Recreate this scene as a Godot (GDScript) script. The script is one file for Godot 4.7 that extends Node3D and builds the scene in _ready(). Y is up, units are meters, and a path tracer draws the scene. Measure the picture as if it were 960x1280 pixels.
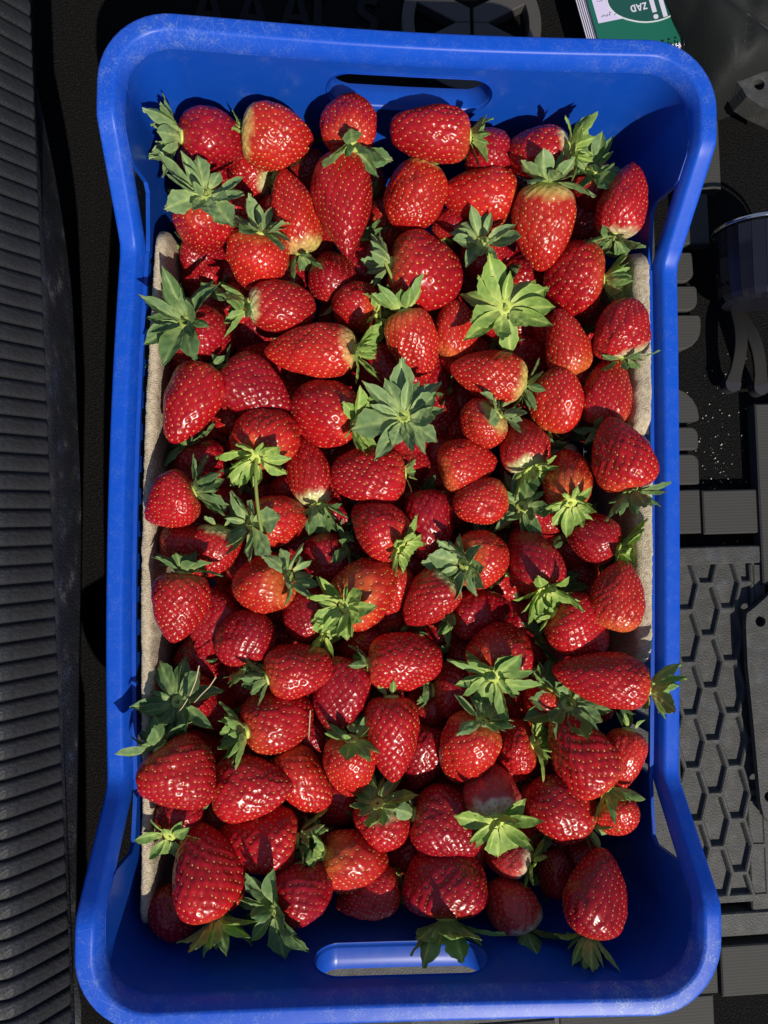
extends Node3D

const CENTRE := Vector3(0, 0, 0)
var rng := RandomNumberGenerator.new()
var used := {}
var M := {}
var bodies := {}
var sepals := {}
var cap_meshes := {}
var stem_meshes := {}
const RIM_TOP := 0.2
const HALF_W := 0.2
const HALF_L := 0.3144
const CORNER := 0.046
const SINK := 0.0577


# ---------------------------------------------------------------- mesh helper
class Shape:
	var v := PackedVector3Array()
	var n := PackedVector3Array()
	var c := PackedColorArray()
	var uv := PackedVector2Array()
	var ix := PackedInt32Array()

	func vert(p: Vector3, nn: Vector3, t := Vector2.ZERO, col := Color.WHITE) -> int:
		v.append(p)
		n.append(nn)
		uv.append(t)
		c.append(col)
		return v.size() - 1

	func tri(a: int, b: int, d: int) -> void:
		var face := (v[d] - v[a]).cross(v[b] - v[a])
		if face.dot(n[a] + n[b] + n[d]) < 0.0:
			ix.append_array([a, d, b])
		else:
			ix.append_array([a, b, d])

	func quad(a: Vector3, b: Vector3, d: Vector3, e: Vector3, away: Vector3, col := Color.WHITE) -> void:
		var nn := (b - a).cross(e - a).normalized()
		if nn.length() < 0.5:
			nn = (d - b).cross(e - b).normalized()
		if nn.dot((a + b + d + e) * 0.25 - away) < 0.0:
			nn = -nn
		var i := vert(a, nn, Vector2(0, 0), col)
		vert(b, nn, Vector2(1, 0), col)
		vert(d, nn, Vector2(1, 1), col)
		vert(e, nn, Vector2(0, 1), col)
		tri(i, i + 1, i + 2)
		tri(i, i + 2, i + 3)

	# rows of points as a smooth sheet; ring: each row closes on itself; loop: the last row joins the first
	func sheet(rows: Array, ring := false, loop := false, flip := false, cols := [], uvs := []) -> void:
		var first := v.size()
		var nr := rows.size()
		var nc: int = rows[0].size()
		for i in nr:
			for j in nc:
				var i0 := (i - 1 + nr) % nr if loop else maxi(i - 1, 0)
				var i1 := (i + 1) % nr if loop else mini(i + 1, nr - 1)
				var j0 := (j - 1 + nc) % nc if ring else maxi(j - 1, 0)
				var j1 := (j + 1) % nc if ring else mini(j + 1, nc - 1)
				var nn: Vector3 = (rows[i1][j] - rows[i0][j]).cross(rows[i][j1] - rows[i][j0])
				if nn.length_squared() < 1e-22:
					var k := clampi(i, 1, nr - 2)
					var centre := Vector3.ZERO
					for q in nc:
						centre += rows[k][q]
					nn = (rows[i][j] - centre / nc) * (1.0 if not flip else -1.0)
				nn = nn.normalized()
				vert(rows[i][j], -nn if flip else nn, uvs[i][j] if uvs.size() else Vector2(float(j) / nc, float(i) / nr), cols[i][j] if cols.size() else Color.WHITE)
		for i in (nr if loop else nr - 1):
			for j in (nc if ring else nc - 1):
				var a := first + i * nc + j
				var b := first + i * nc + (j + 1) % nc
				var d := first + ((i + 1) % nr) * nc + (j + 1) % nc
				var e := first + ((i + 1) % nr) * nc + j
				tri(a, b, d)
				tri(a, d, e)

	# a flat polygon pushed to a thickness: face() turns (2-D point, depth) into a place
	func slab(poly: PackedVector2Array, face: Callable, depth: float, bevel := 0.0) -> void:
		if Geometry2D.is_polygon_clockwise(poly):
			poly.reverse()
		var top := poly
		if bevel > 0.0:
			var shrunk := Geometry2D.offset_polygon(poly, -bevel, Geometry2D.JOIN_MITER)
			if shrunk.size() == 1 and shrunk[0].size() == poly.size():
				top = shrunk[0]
				var best := 0
				for k in top.size():
					if top[k].distance_to(poly[0]) < top[best].distance_to(poly[0]):
						best = k
				var turned := PackedVector2Array()
				for k in top.size():
					turned.append(top[(k + best) % top.size()])
				top = turned
			else:
				bevel = 0.0
		var t := Geometry2D.triangulate_polygon(top)
		var up: Vector3 = (face.call(top[0], 0.0) - face.call(top[0], depth)).normalized()
		for side in 2:
			var p := top if side == 0 else poly
			var tt := t if side == 0 else Geometry2D.triangulate_polygon(poly)
			var first := v.size()
			for q in p:
				vert(face.call(q, 0.0 if side == 0 else depth), up if side == 0 else -up, q)
			for k in range(0, tt.size(), 3):
				tri(first + tt[k], first + tt[k + 1], first + tt[k + 2])
		for k in poly.size():
			var a := poly[k]
			var b := poly[(k + 1) % poly.size()]
			var out := Vector2((b - a).y, -(b - a).x).normalized()
			var inside := (a + b) * 0.5 - out * 0.01
			if bevel > 0.0:
				var a1 := top[k]
				var b1 := top[(k + 1) % poly.size()]
				quad(face.call(a1, 0.0), face.call(b1, 0.0), face.call(b, bevel), face.call(a, bevel), face.call(inside, bevel * 2.0))
			quad(face.call(a, bevel), face.call(b, bevel), face.call(b, depth), face.call(a, depth), face.call(inside, depth * 0.5))

	func tube(path: PackedVector3Array, r0: float, r1: float, sides := 8, col := Color.WHITE) -> void:
		var rows := []
		var cols := []
		var side := Vector3.RIGHT if absf((path[1] - path[0]).normalized().x) < 0.8 else Vector3.FORWARD
		for i in path.size():
			var d := (path[mini(i + 1, path.size() - 1)] - path[maxi(i - 1, 0)]).normalized()
			var a := (side - d * side.dot(d)).normalized()
			side = a
			var b := d.cross(a)
			var row := PackedVector3Array()
			var cr := PackedColorArray()
			var r := lerpf(r0, r1, float(i) / (path.size() - 1))
			for k in sides:
				row.append(path[i] + (a * cos(TAU * k / sides) + b * sin(TAU * k / sides)) * r)
				cr.append(col)
			rows.append(row)
			cols.append(cr)
		sheet(rows, true, false, true, cols)
		for e in [0, path.size() - 1]:
			var dir := (path[e] - path[1 if e == 0 else path.size() - 2]).normalized()
			var first := v.size()
			for k in sides:
				vert(rows[e][k], dir, Vector2.ZERO, col)
			for k in range(1, sides - 1):
				tri(first, first + k, first + k + 1)

	func mesh() -> ArrayMesh:
		var arrays := []
		arrays.resize(Mesh.ARRAY_MAX)
		arrays[Mesh.ARRAY_VERTEX] = v
		arrays[Mesh.ARRAY_NORMAL] = n
		arrays[Mesh.ARRAY_COLOR] = c
		arrays[Mesh.ARRAY_TEX_UV] = uv
		arrays[Mesh.ARRAY_INDEX] = ix
		var m := ArrayMesh.new()
		m.add_surface_from_arrays(Mesh.PRIMITIVE_TRIANGLES, arrays)
		return m


func numbered(called: String) -> String:
	var k: int = used.get(called, 0)
	used[called] = k + 1
	return called if k == 0 else "%s_%03d" % [called, k]


func thing(called: String, label: String, category: String, group := "") -> Node3D:
	var o := Node3D.new()
	o.name = numbered(called)
	add_child(o)
	tag(o, label, category, group)
	return o


func tag(o: Node3D, label: String, category: String, group := "") -> void:
	o.set_meta("label", label)
	o.set_meta("category", category)
	if group:
		o.set_meta("group", group)


func part(called: String, mesh: Mesh, mat: Material, parent: Node3D) -> MeshInstance3D:
	var o := MeshInstance3D.new()
	o.mesh = mesh
	o.material_override = mat
	o.name = numbered(called) if parent == self else called
	parent.add_child(o, true)
	return o


func mat(colour: Color, rough: float, spec := 0.5) -> StandardMaterial3D:
	var m := StandardMaterial3D.new()
	m.albedo_color = colour.linear_to_srgb()
	m.roughness = rough
	m.metallic_specular = spec
	return m


func noise_texture(freq: float, octaves: int, seeds: int, ramp: Array, size := 512) -> NoiseTexture2D:
	var t := NoiseTexture2D.new()
	var f := FastNoiseLite.new()
	f.seed = seeds
	f.frequency = freq
	f.fractal_octaves = octaves
	t.noise = f
	t.width = size
	t.height = size
	t.seamless = true
	if ramp.size():
		var g := Gradient.new()
		g.offsets = PackedFloat32Array()
		var offs := PackedFloat32Array()
		var cs := PackedColorArray()
		for r in ramp:
			offs.append(r[0])
			cs.append(r[1])
		g.offsets = offs
		g.colors = cs
		t.color_ramp = g
	return t


func _ready() -> void:
	rng.seed = 77
	# camera: held above the crate, a little to its left, tilted slightly
	var cam := Camera3D.new()
	cam.name = "camera"
	cam.position = Vector3(-0.0465, RIM_TOP + 0.4597, 0.0168)
	cam.basis = Basis(Vector3.RIGHT, -PI / 2 + 0.0358) * Basis(Vector3.BACK, 0.0131) * Basis(Vector3.UP, -0.0636)
	cam.fov = 69.65
	cam.near = 0.02
	cam.far = 60.0
	add_child(cam)
	cam.current = true
	var env := Environment.new()
	env.background_mode = Environment.BG_SKY
	var sky_mat := ProceduralSkyMaterial.new()
	sky_mat.sky_top_color = Color(0.40, 0.47, 0.60)
	sky_mat.sky_horizon_color = Color(0.58, 0.60, 0.65)
	sky_mat.sky_curve = 0.12
	sky_mat.ground_bottom_color = Color(0.1, 0.09, 0.08)
	sky_mat.ground_horizon_color = Color(0.3, 0.29, 0.28)
	sky_mat.sky_energy_multiplier = 1.0
	sky_mat.ground_energy_multiplier = 0.45
	var sky := Sky.new()
	sky.sky_material = sky_mat
	env.sky = sky
	env.tonemap_mode = Environment.TONE_MAPPER_LINEAR
	env.tonemap_exposure = 0.95
	env.sdfgi_enabled = true
	env.ssao_enabled = true
	env.ssil_enabled = true
	var we := WorldEnvironment.new()
	we.name = "world_environment"
	we.environment = env
	add_child(we)
	var sun := DirectionalLight3D.new()
	sun.name = "sun"
	sun.light_color = Color(1.0, 0.96, 0.91)
	sun.light_energy = 1.5
	sun.light_angular_distance = 0.5
	sun.shadow_enabled = true
	add_child(sun)
	sun.look_at_from_position(Vector3(0.40, 1.17, 1.0), Vector3.ZERO, Vector3.UP)

	materials()
	build_floor()
	build_mat()
	build_side_panel()
	build_crate()
	build_liners()
	build_notebook()
	build_odds()
	build_strawberries()


# ---------------------------------------------------------------- materials
func materials() -> void:
	# blue plastic of the walls: scuffed and dusty in places
	var scuff := scuffs()
	var wall := mat(Color(0.004, 0.066, 0.44), 0.40, 0.48)
	wall.roughness_texture = noise_texture(0.02, 4, 9, [[0.0, Color(0.8, 0.8, 0.8)], [1.0, Color(1, 1, 1)]])
	wall.uv1_triplanar = true
	wall.uv1_scale = Vector3(7, 7, 7)
	wall.detail_enabled = true
	wall.detail_albedo = scuff
	wall.detail_mask = noise_texture(0.008, 4, 3, [[0.0, Color(0.0, 0.0, 0.0)], [0.6, Color(0.03, 0.03, 0.03)], [0.8, Color(0.12, 0.12, 0.12)], [1.0, Color(0.4, 0.4, 0.4)]])
	wall.detail_uv_layer = BaseMaterial3D.DETAIL_UV_2
	wall.uv2_triplanar = true
	wall.uv2_scale = Vector3(7, 7, 7)
	M.wall = wall
	var rim := mat(Color(0.002, 0.074, 0.54), 0.40, 0.36)
	rim.detail_enabled = true
	rim.detail_albedo = scuff
	rim.detail_mask = rim_wear()
	rim.detail_uv_layer = BaseMaterial3D.DETAIL_UV_2
	rim.uv2_triplanar = true
	rim.uv2_scale = Vector3(6, 6, 6)
	M.rim = rim
	# kraft pulp
	var pulp := mat(Color(1, 1, 1), 0.95, 0.2)
	pulp.albedo_texture = noise_texture(0.03, 5, 21, [[0.0, Color(0.60, 0.54, 0.44)], [0.45, Color(0.75, 0.70, 0.60)], [1.0, Color(0.86, 0.82, 0.74)]])
	pulp.uv1_triplanar = true
	pulp.uv1_scale = Vector3(17, 17, 17)
	pulp.heightmap_enabled = true
	pulp.heightmap_texture = noise_texture(0.11, 4, 22, [])
	pulp.heightmap_scale = 0.10
	M.pulp = pulp
	# black rubber and plastics
	var rubber := mat(Color(0.72, 0.72, 0.72), 0.62, 0.45)
	rubber.albedo_texture = noise_texture(0.02, 5, 31, [[0.0, Color(0.235, 0.24, 0.232)], [0.6, Color(0.28, 0.285, 0.272)], [1.0, Color(0.35, 0.348, 0.325)]])
	rubber.uv1_triplanar = true
	rubber.uv1_scale = Vector3(6, 6, 6)
	rubber.heightmap_enabled = true
	rubber.heightmap_texture = noise_texture(0.16, 3, 32, [])
	rubber.heightmap_scale = 0.04
	rubber.detail_enabled = true
	rubber.detail_albedo = scuff
	rubber.detail_mask = noise_texture(0.014, 4, 56, [[0.0, Color(0, 0, 0)], [0.55, Color(0.02, 0.02, 0.02)], [1.0, Color(0.2, 0.2, 0.2)]])
	rubber.detail_uv_layer = BaseMaterial3D.DETAIL_UV_2
	rubber.uv2_triplanar = true
	rubber.uv2_scale = Vector3(7, 7, 7)
	M.rubber = rubber
	var grained := mat(Color(0.047, 0.047, 0.043), 0.72, 0.35)
	grained.heightmap_enabled = true
	grained.heightmap_texture = crosshatch()
	grained.uv1_triplanar = true
	grained.uv1_scale = Vector3(22, 22, 22)
	grained.heightmap_scale = 0.05
	M.grained = grained
	var carpet := mat(Color(1, 1, 1), 0.95, 0.2)
	carpet.albedo_texture = noise_texture(0.08, 4, 41, [[0.0, Color(0.05, 0.05, 0.052)], [0.6, Color(0.095, 0.095, 0.095)], [1.0, Color(0.16, 0.157, 0.15)]])
	carpet.uv1_triplanar = true
	carpet.uv1_scale = Vector3(9, 9, 9)
	carpet.heightmap_enabled = true
	carpet.heightmap_texture = noise_texture(0.12, 3, 42, [])
	carpet.heightmap_scale = 0.18
	M.carpet = carpet
	var sill := mat(Color(1, 1, 1), 0.6, 0.4)
	sill.albedo_texture = noise_texture(0.015, 5, 51, [[0.0, Color(0.10, 0.105, 0.115)], [0.58, Color(0.135, 0.14, 0.145)], [0.74, Color(0.18, 0.18, 0.18)], [1.0, Color(0.44, 0.44, 0.43)]])
	sill.uv1_triplanar = true
	sill.uv1_scale = Vector3(5, 5, 5)
	sill.heightmap_enabled = true
	sill.heightmap_texture = noise_texture(0.15, 3, 52, [])
	sill.heightmap_scale = 0.05
	sill.detail_enabled = true
	sill.detail_albedo = scuff
	sill.detail_mask = noise_texture(0.012, 4, 55, [[0.0, Color(0, 0, 0)], [0.5, Color(0.03, 0.03, 0.03)], [0.75, Color(0.12, 0.12, 0.12)], [1.0, Color(0.4, 0.4, 0.4)]])
	sill.detail_uv_layer = BaseMaterial3D.DETAIL_UV_2
	sill.uv2_triplanar = true
	sill.uv2_scale = Vector3(6, 6, 6)
	M.sill = sill
	M.dark = mat(Color(0.02, 0.02, 0.024), 0.55)
	M.relief = mat(Color(0.05, 0.047, 0.043), 0.6)
	M.gloss = mat(Color(0.012, 0.013, 0.02), 0.07)
	var chrome := mat(Color(0.8, 0.78, 0.74), 0.12)
	chrome.metallic = 1.0
	M.chrome = chrome
	# fruit
	var flesh := mat(Color(1, 1, 1), 0.44, 0.47)
	flesh.roughness_texture = noise_texture(0.02, 4, 71, [[0.0, Color(0.5, 0.5, 0.5)], [0.5, Color(0.58, 0.58, 0.58)], [0.75, Color(0.78, 0.78, 0.78)], [1.0, Color(1, 1, 1)]])
	flesh.uv1_triplanar = true
	flesh.uv1_scale = Vector3(0.9, 0.9, 0.9)
	flesh.vertex_color_use_as_albedo = true
	flesh.subsurf_scatter_enabled = true
	flesh.subsurf_scatter_strength = 0.06
	M.flesh = flesh
	var seed_mat := mat(Color(1, 1, 1), 0.35)
	seed_mat.vertex_color_use_as_albedo = true
	M.seed = seed_mat
	var leaf := mat(Color(1, 1, 1), 0.55, 0.4)
	leaf.vertex_color_use_as_albedo = true
	leaf.backlight_enabled = true
	leaf.backlight = Color(0.35, 0.42, 0.2)
	leaf.cull_mode = BaseMaterial3D.CULL_DISABLED
	M.leaf = leaf
	var stalk := mat(Color(1, 1, 1), 0.45)
	stalk.vertex_color_use_as_albedo = true
	M.stalk = stalk
	M.straw = mat(Color(0.55, 0.45, 0.27), 0.6)
	M.grit = mat(Color(0.5, 0.47, 0.4), 0.6)


func crosshatch() -> ImageTexture:
	var im := Image.create(128, 128, false, Image.FORMAT_L8)
	var r := RandomNumberGenerator.new()
	r.seed = 5
	for y in 128:
		for x in 128:
			var a := 0.5 + 0.5 * sin(TAU * x / 8.0)
			var b := 0.5 + 0.5 * sin(TAU * y / 8.0)
			var k := clampf(0.35 + 0.4 * a * b + r.randf() * 0.3, 0, 1)
			im.set_pixel(x, y, Color(k, k, k))
	return ImageTexture.create_from_image(im)


# whitish scratches, rubbed patches and dust; the alpha says how much of the plastic they cover
func scuffs() -> ImageTexture:
	var w := 1024
	var im := Image.create(w, w, false, Image.FORMAT_RGBA8)
	var f := FastNoiseLite.new()
	f.seed = 8
	f.frequency = 0.012
	f.fractal_octaves = 4
	var g := FastNoiseLite.new()
	g.seed = 18
	g.frequency = 0.07
	g.fractal_octaves = 4
	for y in w:
		for x in w:
			var k := f.get_noise_2d(x, y) * 0.7 + g.get_noise_2d(x, y * 1.3) * 0.7
			im.set_pixel(x, y, Color(0.52, 0.61, 0.76, clampf(0.16 + 0.22 * k + clampf((k - 0.26) * 3.0, 0.0, 0.6), 0.0, 0.8)))
	var r := RandomNumberGenerator.new()
	r.seed = 12
	for i in 700:
		var p := Vector2(r.randf() * w, r.randf() * w)
		var d := Vector2.from_angle(r.randf() * TAU)
		var a := r.randf_range(0.3, 1.0)
		for k in int(r.randf_range(8, 110)):
			p += d
			d = d.rotated(r.randf_range(-0.06, 0.06))
			im.set_pixel(posmod(int(p.x), w), posmod(int(p.y), w), Color(0.66, 0.74, 0.86, a))
	return ImageTexture.create_from_image(im)


# u runs once round the rim from the far left corner, clockwise: most of the wear is at the corners
func rim_wear() -> ImageTexture:
	var im := Image.create(512, 8, false, Image.FORMAT_RGB8)
	for x in 512:
		var s := x / 512.0
		var wear := 0.13
		for spot in [[0.03, 0.05, 0.55], [0.2, 0.04, 0.4], [0.225, 0.02, 0.22], [0.535, 0.025, 1.1], [0.505, 0.012, 0.8], [0.60, 0.06, 0.5], [0.66, 0.04, 0.35], [0.71, 0.03, 0.5], [0.985, 0.02, 0.35]]:
			wear = maxf(wear, spot[2] * exp(-pow((s - spot[0]) / spot[1], 2.0)))
		for y in 8:
			im.set_pixel(x, y, Color(wear, wear, wear))
	return ImageTexture.create_from_image(im)


# ---------------------------------------------------------------- the car floor
func build_floor() -> void:
	var s := Shape.new()
	s.quad(Vector3(-6, -0.014, -6), Vector3(6, -0.014, -6), Vector3(6, -0.014, 6), Vector3(-6, -0.014, 6), Vector3(0, -1, 0))
	var o := part("floor", s.mesh(), M.carpet, self)
	o.set_meta("kind", "structure")
	# grit lying on the carpet
	var g := Shape.new()
	var r := RandomNumberGenerator.new()
	r.seed = 4
	for i in 170:
		var p := Vector3(r.randfn(0.312, 0.022), -0.0135, r.randfn(-0.065, 0.05))
		var q := r.randf_range(0.0002, 0.0008) if i % 9 else r.randf_range(0.0008, 0.0013)
		g.tube(PackedVector3Array([p, p + Vector3(r.randf_range(-q, q), q, r.randf_range(-q, q))]), q * 0.7, q * 0.4, 5)
	var go := part("grit", g.mesh(), M.grit, self)
	go.set_meta("kind", "stuff")
	tag(go, "pale grit and crumbs scattered over the dark carpet right of the crate", "grit")


func plate(called: String, pts: Array, parent: Node3D, material: Material, top := 0.0, depth := 0.014, bevel := 0.0012) -> MeshInstance3D:
	var poly := PackedVector2Array()
	for p in pts:
		poly.append(p)
	var s := Shape.new()
	s.slab(poly, func(q: Vector2, d: float) -> Vector3: return Vector3(q.x, top - d, q.y), depth, bevel)
	return part(called, s.mesh(), material, parent)


func rect(x0: float, z0: float, x1: float, z1: float) -> Array:
	return [Vector2(x0, z0), Vector2(x1, z0), Vector2(x1, z1), Vector2(x0, z1)]


# a bar that comes out from under the crate and ends in a rounded right end
func tab(x0: float, z0: float, x1: float, z1: float, r_far: float, r_near: float) -> Array:
	var a := [Vector2(x0, z0)]
	for k in 6:
		var t := PI / 2 * k / 5.0
		a.append(Vector2(x1 - r_far + r_far * sin(t), z0 + r_far - r_far * cos(t)))
	for k in 6:
		var t := PI / 2 * k / 5.0
		a.append(Vector2(x1 - r_near + r_near * cos(t), z1 - r_near + r_near * sin(t)))
	a.append(Vector2(x0, z1))
	return a


func build_mat() -> void:
	# the mat lies turned by 2.3 degrees to the crate
	var t := thing("rubber_floor_mat", "black rubber floor mat with hexagon pockets and raised panels under the crate", "floor mat")
	t.rotation.y = 0.04
	t.position = Vector3(0.3005, 0, 0.2227)
	# under the crate
	plate("base_panel", rect(-0.52, -0.56, -0.034, 0.26), t, M.rubber, -0.0015)
	plate("raised_panel", rect(-0.0072, -0.6037, 0.0316, -0.5378), t, M.grained, 0.0, 0.0135, 0.0012)
	plate("raised_panel", rect(-0.0099, -0.5332, 0.0179, -0.4852), t, M.grained, 0.0, 0.0135, 0.0012)
	plate("raised_tab", tab(-0.0345, -0.4777, 0.0012, -0.4496, 0.004, 0.01), t, M.grained)
	plate("raised_tab", tab(-0.0345, -0.4458, 0.0037, -0.4224, 0.004, 0.01), t, M.grained)
	plate("raised_tab", tab(-0.0345, -0.4186, 0.0061, -0.3855, 0.004, 0.022), t, M.grained)
	plate("raised_tab", tab(-0.0345, -0.3503, 0.0000, -0.3182, 0.028, 0.004), t, M.grained)
	plate("raised_tab", tab(-0.0345, -0.3137, -0.0014, -0.2921, 0.008, 0.004), t, M.grained)
	plate("raised_tab", tab(-0.0345, -0.2884, -0.0019, -0.2601, 0.008, 0.002), t, M.grained)
	plate("raised_panel", rect(-0.0295, -0.2553, -0.0022, -0.2147), t, M.grained, 0.0, 0.0135, 0.0012)
	plate("raised_panel", rect(0.0001, -0.2542, 0.0552, -0.2134), t, M.grained, 0.0, 0.0135, 0.0012)
	plate("mat_border", rect(-0.0313, -0.2020, 0.0579, -0.1857), t, M.rubber, 0.001, 0.0135, 0.0012)
	plate("mat_border", rect(0.0420, -0.1846, 0.0565, -0.1440), t, M.rubber, 0.0, 0.0135, 0.0012)
	plate("mat_border", rect(0.0302, 0.0310, 0.0468, 0.1329), t, M.rubber, -0.001, 0.0135, 0.0012)
	plate("mat_border", rect(-0.0458, 0.1303, 0.0552, 0.1516), t, M.rubber, 0.001, 0.0135, 0.0012)
	plate("raised_panel", rect(-0.0476, 0.1562, -0.0052, 0.2014), t, M.grained, 0.0, 0.0135, 0.0012)
	plate("raised_panel", rect(-0.0015, 0.1599, 0.0646, 0.2053), t, M.grained, 0.0, 0.0135, 0.0012)
	plate("raised_panel", rect(-0.1522, 0.2020, -0.0100, 0.2579), t, M.grained, 0.0, 0.0135, 0.0012)
	plate("raised_panel", rect(-0.4337, 0.1966, -0.2844, 0.2374), t, M.grained, 0.0, 0.0135, 0.0012)
	plate("raised_panel", rect(-0.2796, 0.2134, -0.1562, 0.2478), t, M.grained, 0.0, 0.0135, 0.0012)
	plate("raised_panel", rect(0.0522, -0.3332, 0.0939, -0.1654), t, M.grained, 0.004, 0.0135, 0.0012)
	# the panel of hexagon pockets: a web of ribs over a sunken floor
	var x0 := -0.0335
	var x1 := 0.0465
	var z0 := -0.1955
	var z1 := 0.1215
	plate("pocket_floor", rect(x0, z0, x1 + 0.012, z1), t, M.rubber, -0.005, 0.008, 0.0)
	var cells := {}
	for i in range(-2, 4):
		for j in range(-5, 4):
			var c := Vector2(i * 0.0199, j * 0.0479 + (0.02395 if posmod(i, 2) else 0.0))
			var cell := PackedVector2Array()
			var hole := PackedVector2Array()
			for q in [[-0.0062, -0.02395], [0.0062, -0.02395], [0.0137, 0.0], [0.0062, 0.02395], [-0.0062, 0.02395], [-0.0137, 0.0]]:
				cell.append(c + Vector2(q[0], q[1]))
			for q in [[-0.0052, -0.0217], [0.0052, -0.0217], [0.0113, 0.0], [0.0052, 0.0217], [-0.0052, 0.0217], [-0.0113, 0.0]]:
				hole.append(c + Vector2(q[0], q[1]))
			var frame := PackedVector2Array([Vector2(x0, z0), Vector2(x1, z0), Vector2(x1, z1), Vector2(x0, z1)])
			var inner := PackedVector2Array([Vector2(x0 + 0.002, z0 + 0.005), Vector2(x1 - 0.003, z0 + 0.005), Vector2(x1 - 0.003, z1 - 0.007), Vector2(x0 + 0.002, z1 - 0.007)])
			var outer := Geometry2D.intersect_polygons(cell, frame)
			if outer.is_empty():
				continue
			var cut := Geometry2D.intersect_polygons(hole, inner)
			var s := Shape.new()
			var o2: PackedVector2Array = outer[0]
			if cut.is_empty() or area(cut[0]) < 0.00003:
				s.slab(o2, func(q: Vector2, d: float) -> Vector3: return Vector3(q.x, -d, q.y), 0.007)
			else:
				var h2: PackedVector2Array = cut[0]
				var wide := Geometry2D.offset_polygon(h2, 0.0011, Geometry2D.JOIN_MITER)
				pocket(s, o2, h2, wide[0] if wide.size() == 1 else h2)
			part("hex_pocket", s.mesh(), M.rubber, t)


func area(p: PackedVector2Array) -> float:
	var a := 0.0
	for k in p.size():
		a += p[k].cross(p[(k + 1) % p.size()])
	return absf(a) * 0.5


# a web cell: the top between the cell's edge and the pocket's edge, a bevel and the pocket's wall
func pocket(s: Shape, outer: PackedVector2Array, hole: PackedVector2Array, wide: PackedVector2Array) -> void:
	var mid := Vector2.ZERO
	for q in hole:
		mid += q / hole.size()
	var angles := []
	for poly in [outer, wide, hole]:
		for q in poly:
			var an: float = fposmod((q - mid).angle(), TAU)
			var fresh := true
			for b in angles:
				if absf(b - an) < 0.002:
					fresh = false
			if fresh:
				angles.append(an)
	angles.sort()
	var steps := angles.size()
	var rows := [[], [], [], []]
	for k in steps:
		var d := Vector2.from_angle(angles[k])
		var i := 0
		for poly in [outer, wide, hole]:
			rows[i].append(ray_to(mid, d, poly))
			i += 1
	for k in steps:
		var m := (k + 1) % steps
		var up := func(q: Vector2, y: float) -> Vector3: return Vector3(q.x, y, q.y)
		s.quad(up.call(rows[0][k], 0.0), up.call(rows[0][m], 0.0), up.call(rows[1][m], 0.0), up.call(rows[1][k], 0.0), Vector3(mid.x, -1, mid.y))
		s.quad(up.call(rows[1][k], 0.0), up.call(rows[1][m], 0.0), up.call(rows[2][m], -0.001), up.call(rows[2][k], -0.001), Vector3(mid.x, -1, mid.y))
		var o: Vector2 = rows[2][k] + (rows[2][k] - mid)
		var low_k: Vector2 = mid + (rows[2][k] - mid) * 0.86
		var low_m: Vector2 = mid + (rows[2][m] - mid) * 0.86
		s.quad(up.call(rows[2][k], -0.001), up.call(rows[2][m], -0.001), up.call(low_m, -0.0052), up.call(low_k, -0.0052), up.call(o, -0.003))


func ray_to(from: Vector2, d: Vector2, poly: PackedVector2Array) -> Vector2:
	var best := from
	var far := -1.0
	for k in poly.size():
		var hit = Geometry2D.segment_intersects_segment(from, from + d, poly[k], poly[(k + 1) % poly.size()])
		if hit != null and from.distance_to(hit) > far:
			far = from.distance_to(hit)
			best = hit
	return best


# ---------------------------------------------------------------- the ribbed panel at the left
func build_side_panel() -> void:
	var t := thing("ribbed_panel", "black ribbed plastic side panel along the left of the crate", "panel")
	t.position = Vector3(-0.2314, 0, 0.0)
	t.rotation.y = 0.066
	# profile, seen along the panel: x to the right, y up
	var rows := []
	for i in 41:
		var z := lerpf(-0.62, 0.55, i / 40.0)
		var back := -0.05 * pow(maxf(0.0, -0.14 - z) / 0.3, 1.6)
		var low := 0.127 + 0.12 * maxf(0.0, z)
		var tuck := 0.016 * maxf(0.0, z)
		var row := PackedVector3Array()
		for q in [[-0.30, 0.216], [-0.06, 0.2105], [-0.0225, 0.2055], [-0.0195, 0.2035], [-0.0165, 0.2], [0.0, 0.179], [0.0028, 0.1735], [0.0035, 0.1685], [0.0062, low + 0.006], [0.0055, low + 0.001], [0.002, low], [-0.03, low - 0.004], [-0.05, low - 0.03], [-0.055, -0.02]]:
			row.append(Vector3(q[0] + (back - tuck if q[1] < 0.17 else 0.0), q[1], z))
		rows.append(row)
	var s := Shape.new()
	s.sheet(rows, false, false, true)
	var m := s.mesh()
	part("shell", m, M.sill, t)
	# the ribs run up the sloping face and over on to the top
	var rib := Shape.new()
	var rr := []
	for q in [[0.0012, 0.1772], [-0.0002, 0.1798], [-0.0165, 0.2008], [-0.0200, 0.2042], [-0.0230, 0.2062], [-0.0600, 0.2112], [-0.16, 0.2135]]:
		var row := PackedVector3Array()
		for k in 7:
			var a := PI * k / 6.0
			row.append(Vector3(q[0], q[1], 0) + Vector3(0.0017 * pow(sin(a), 0.6), 0.0017 * pow(sin(a), 0.6), -0.0052 * cos(a)))
		rr.append(row)
	rib.sheet(rr, false)
	var rm := rib.mesh()
	for i in 82:
		var z := -0.50 + i * 0.0115
		var o := part("rib", rm, M.sill, t)
		o.position = Vector3(0, 0, z)


# ---------------------------------------------------------------- the crate
func rim_y(z: float) -> float:
	var a := absf(z)
	var t := clampf((a - 0.1805) / (0.2504 - 0.1805), 0.0, 1.0)
	var k := 0.06   # rounds the two bends of the rim a little
	var y := t
	if t < k * 2.0:
		y = t * t / (4.0 * k)
	elif t > 1.0 - k * 2.0:
		y = 1.0 - (1.0 - t) * (1.0 - t) / (4.0 * k)
	else:
		y = (t - k) / (1.0 - 2.0 * k)
	return RIM_TOP - SINK * (1.0 - y)


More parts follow.
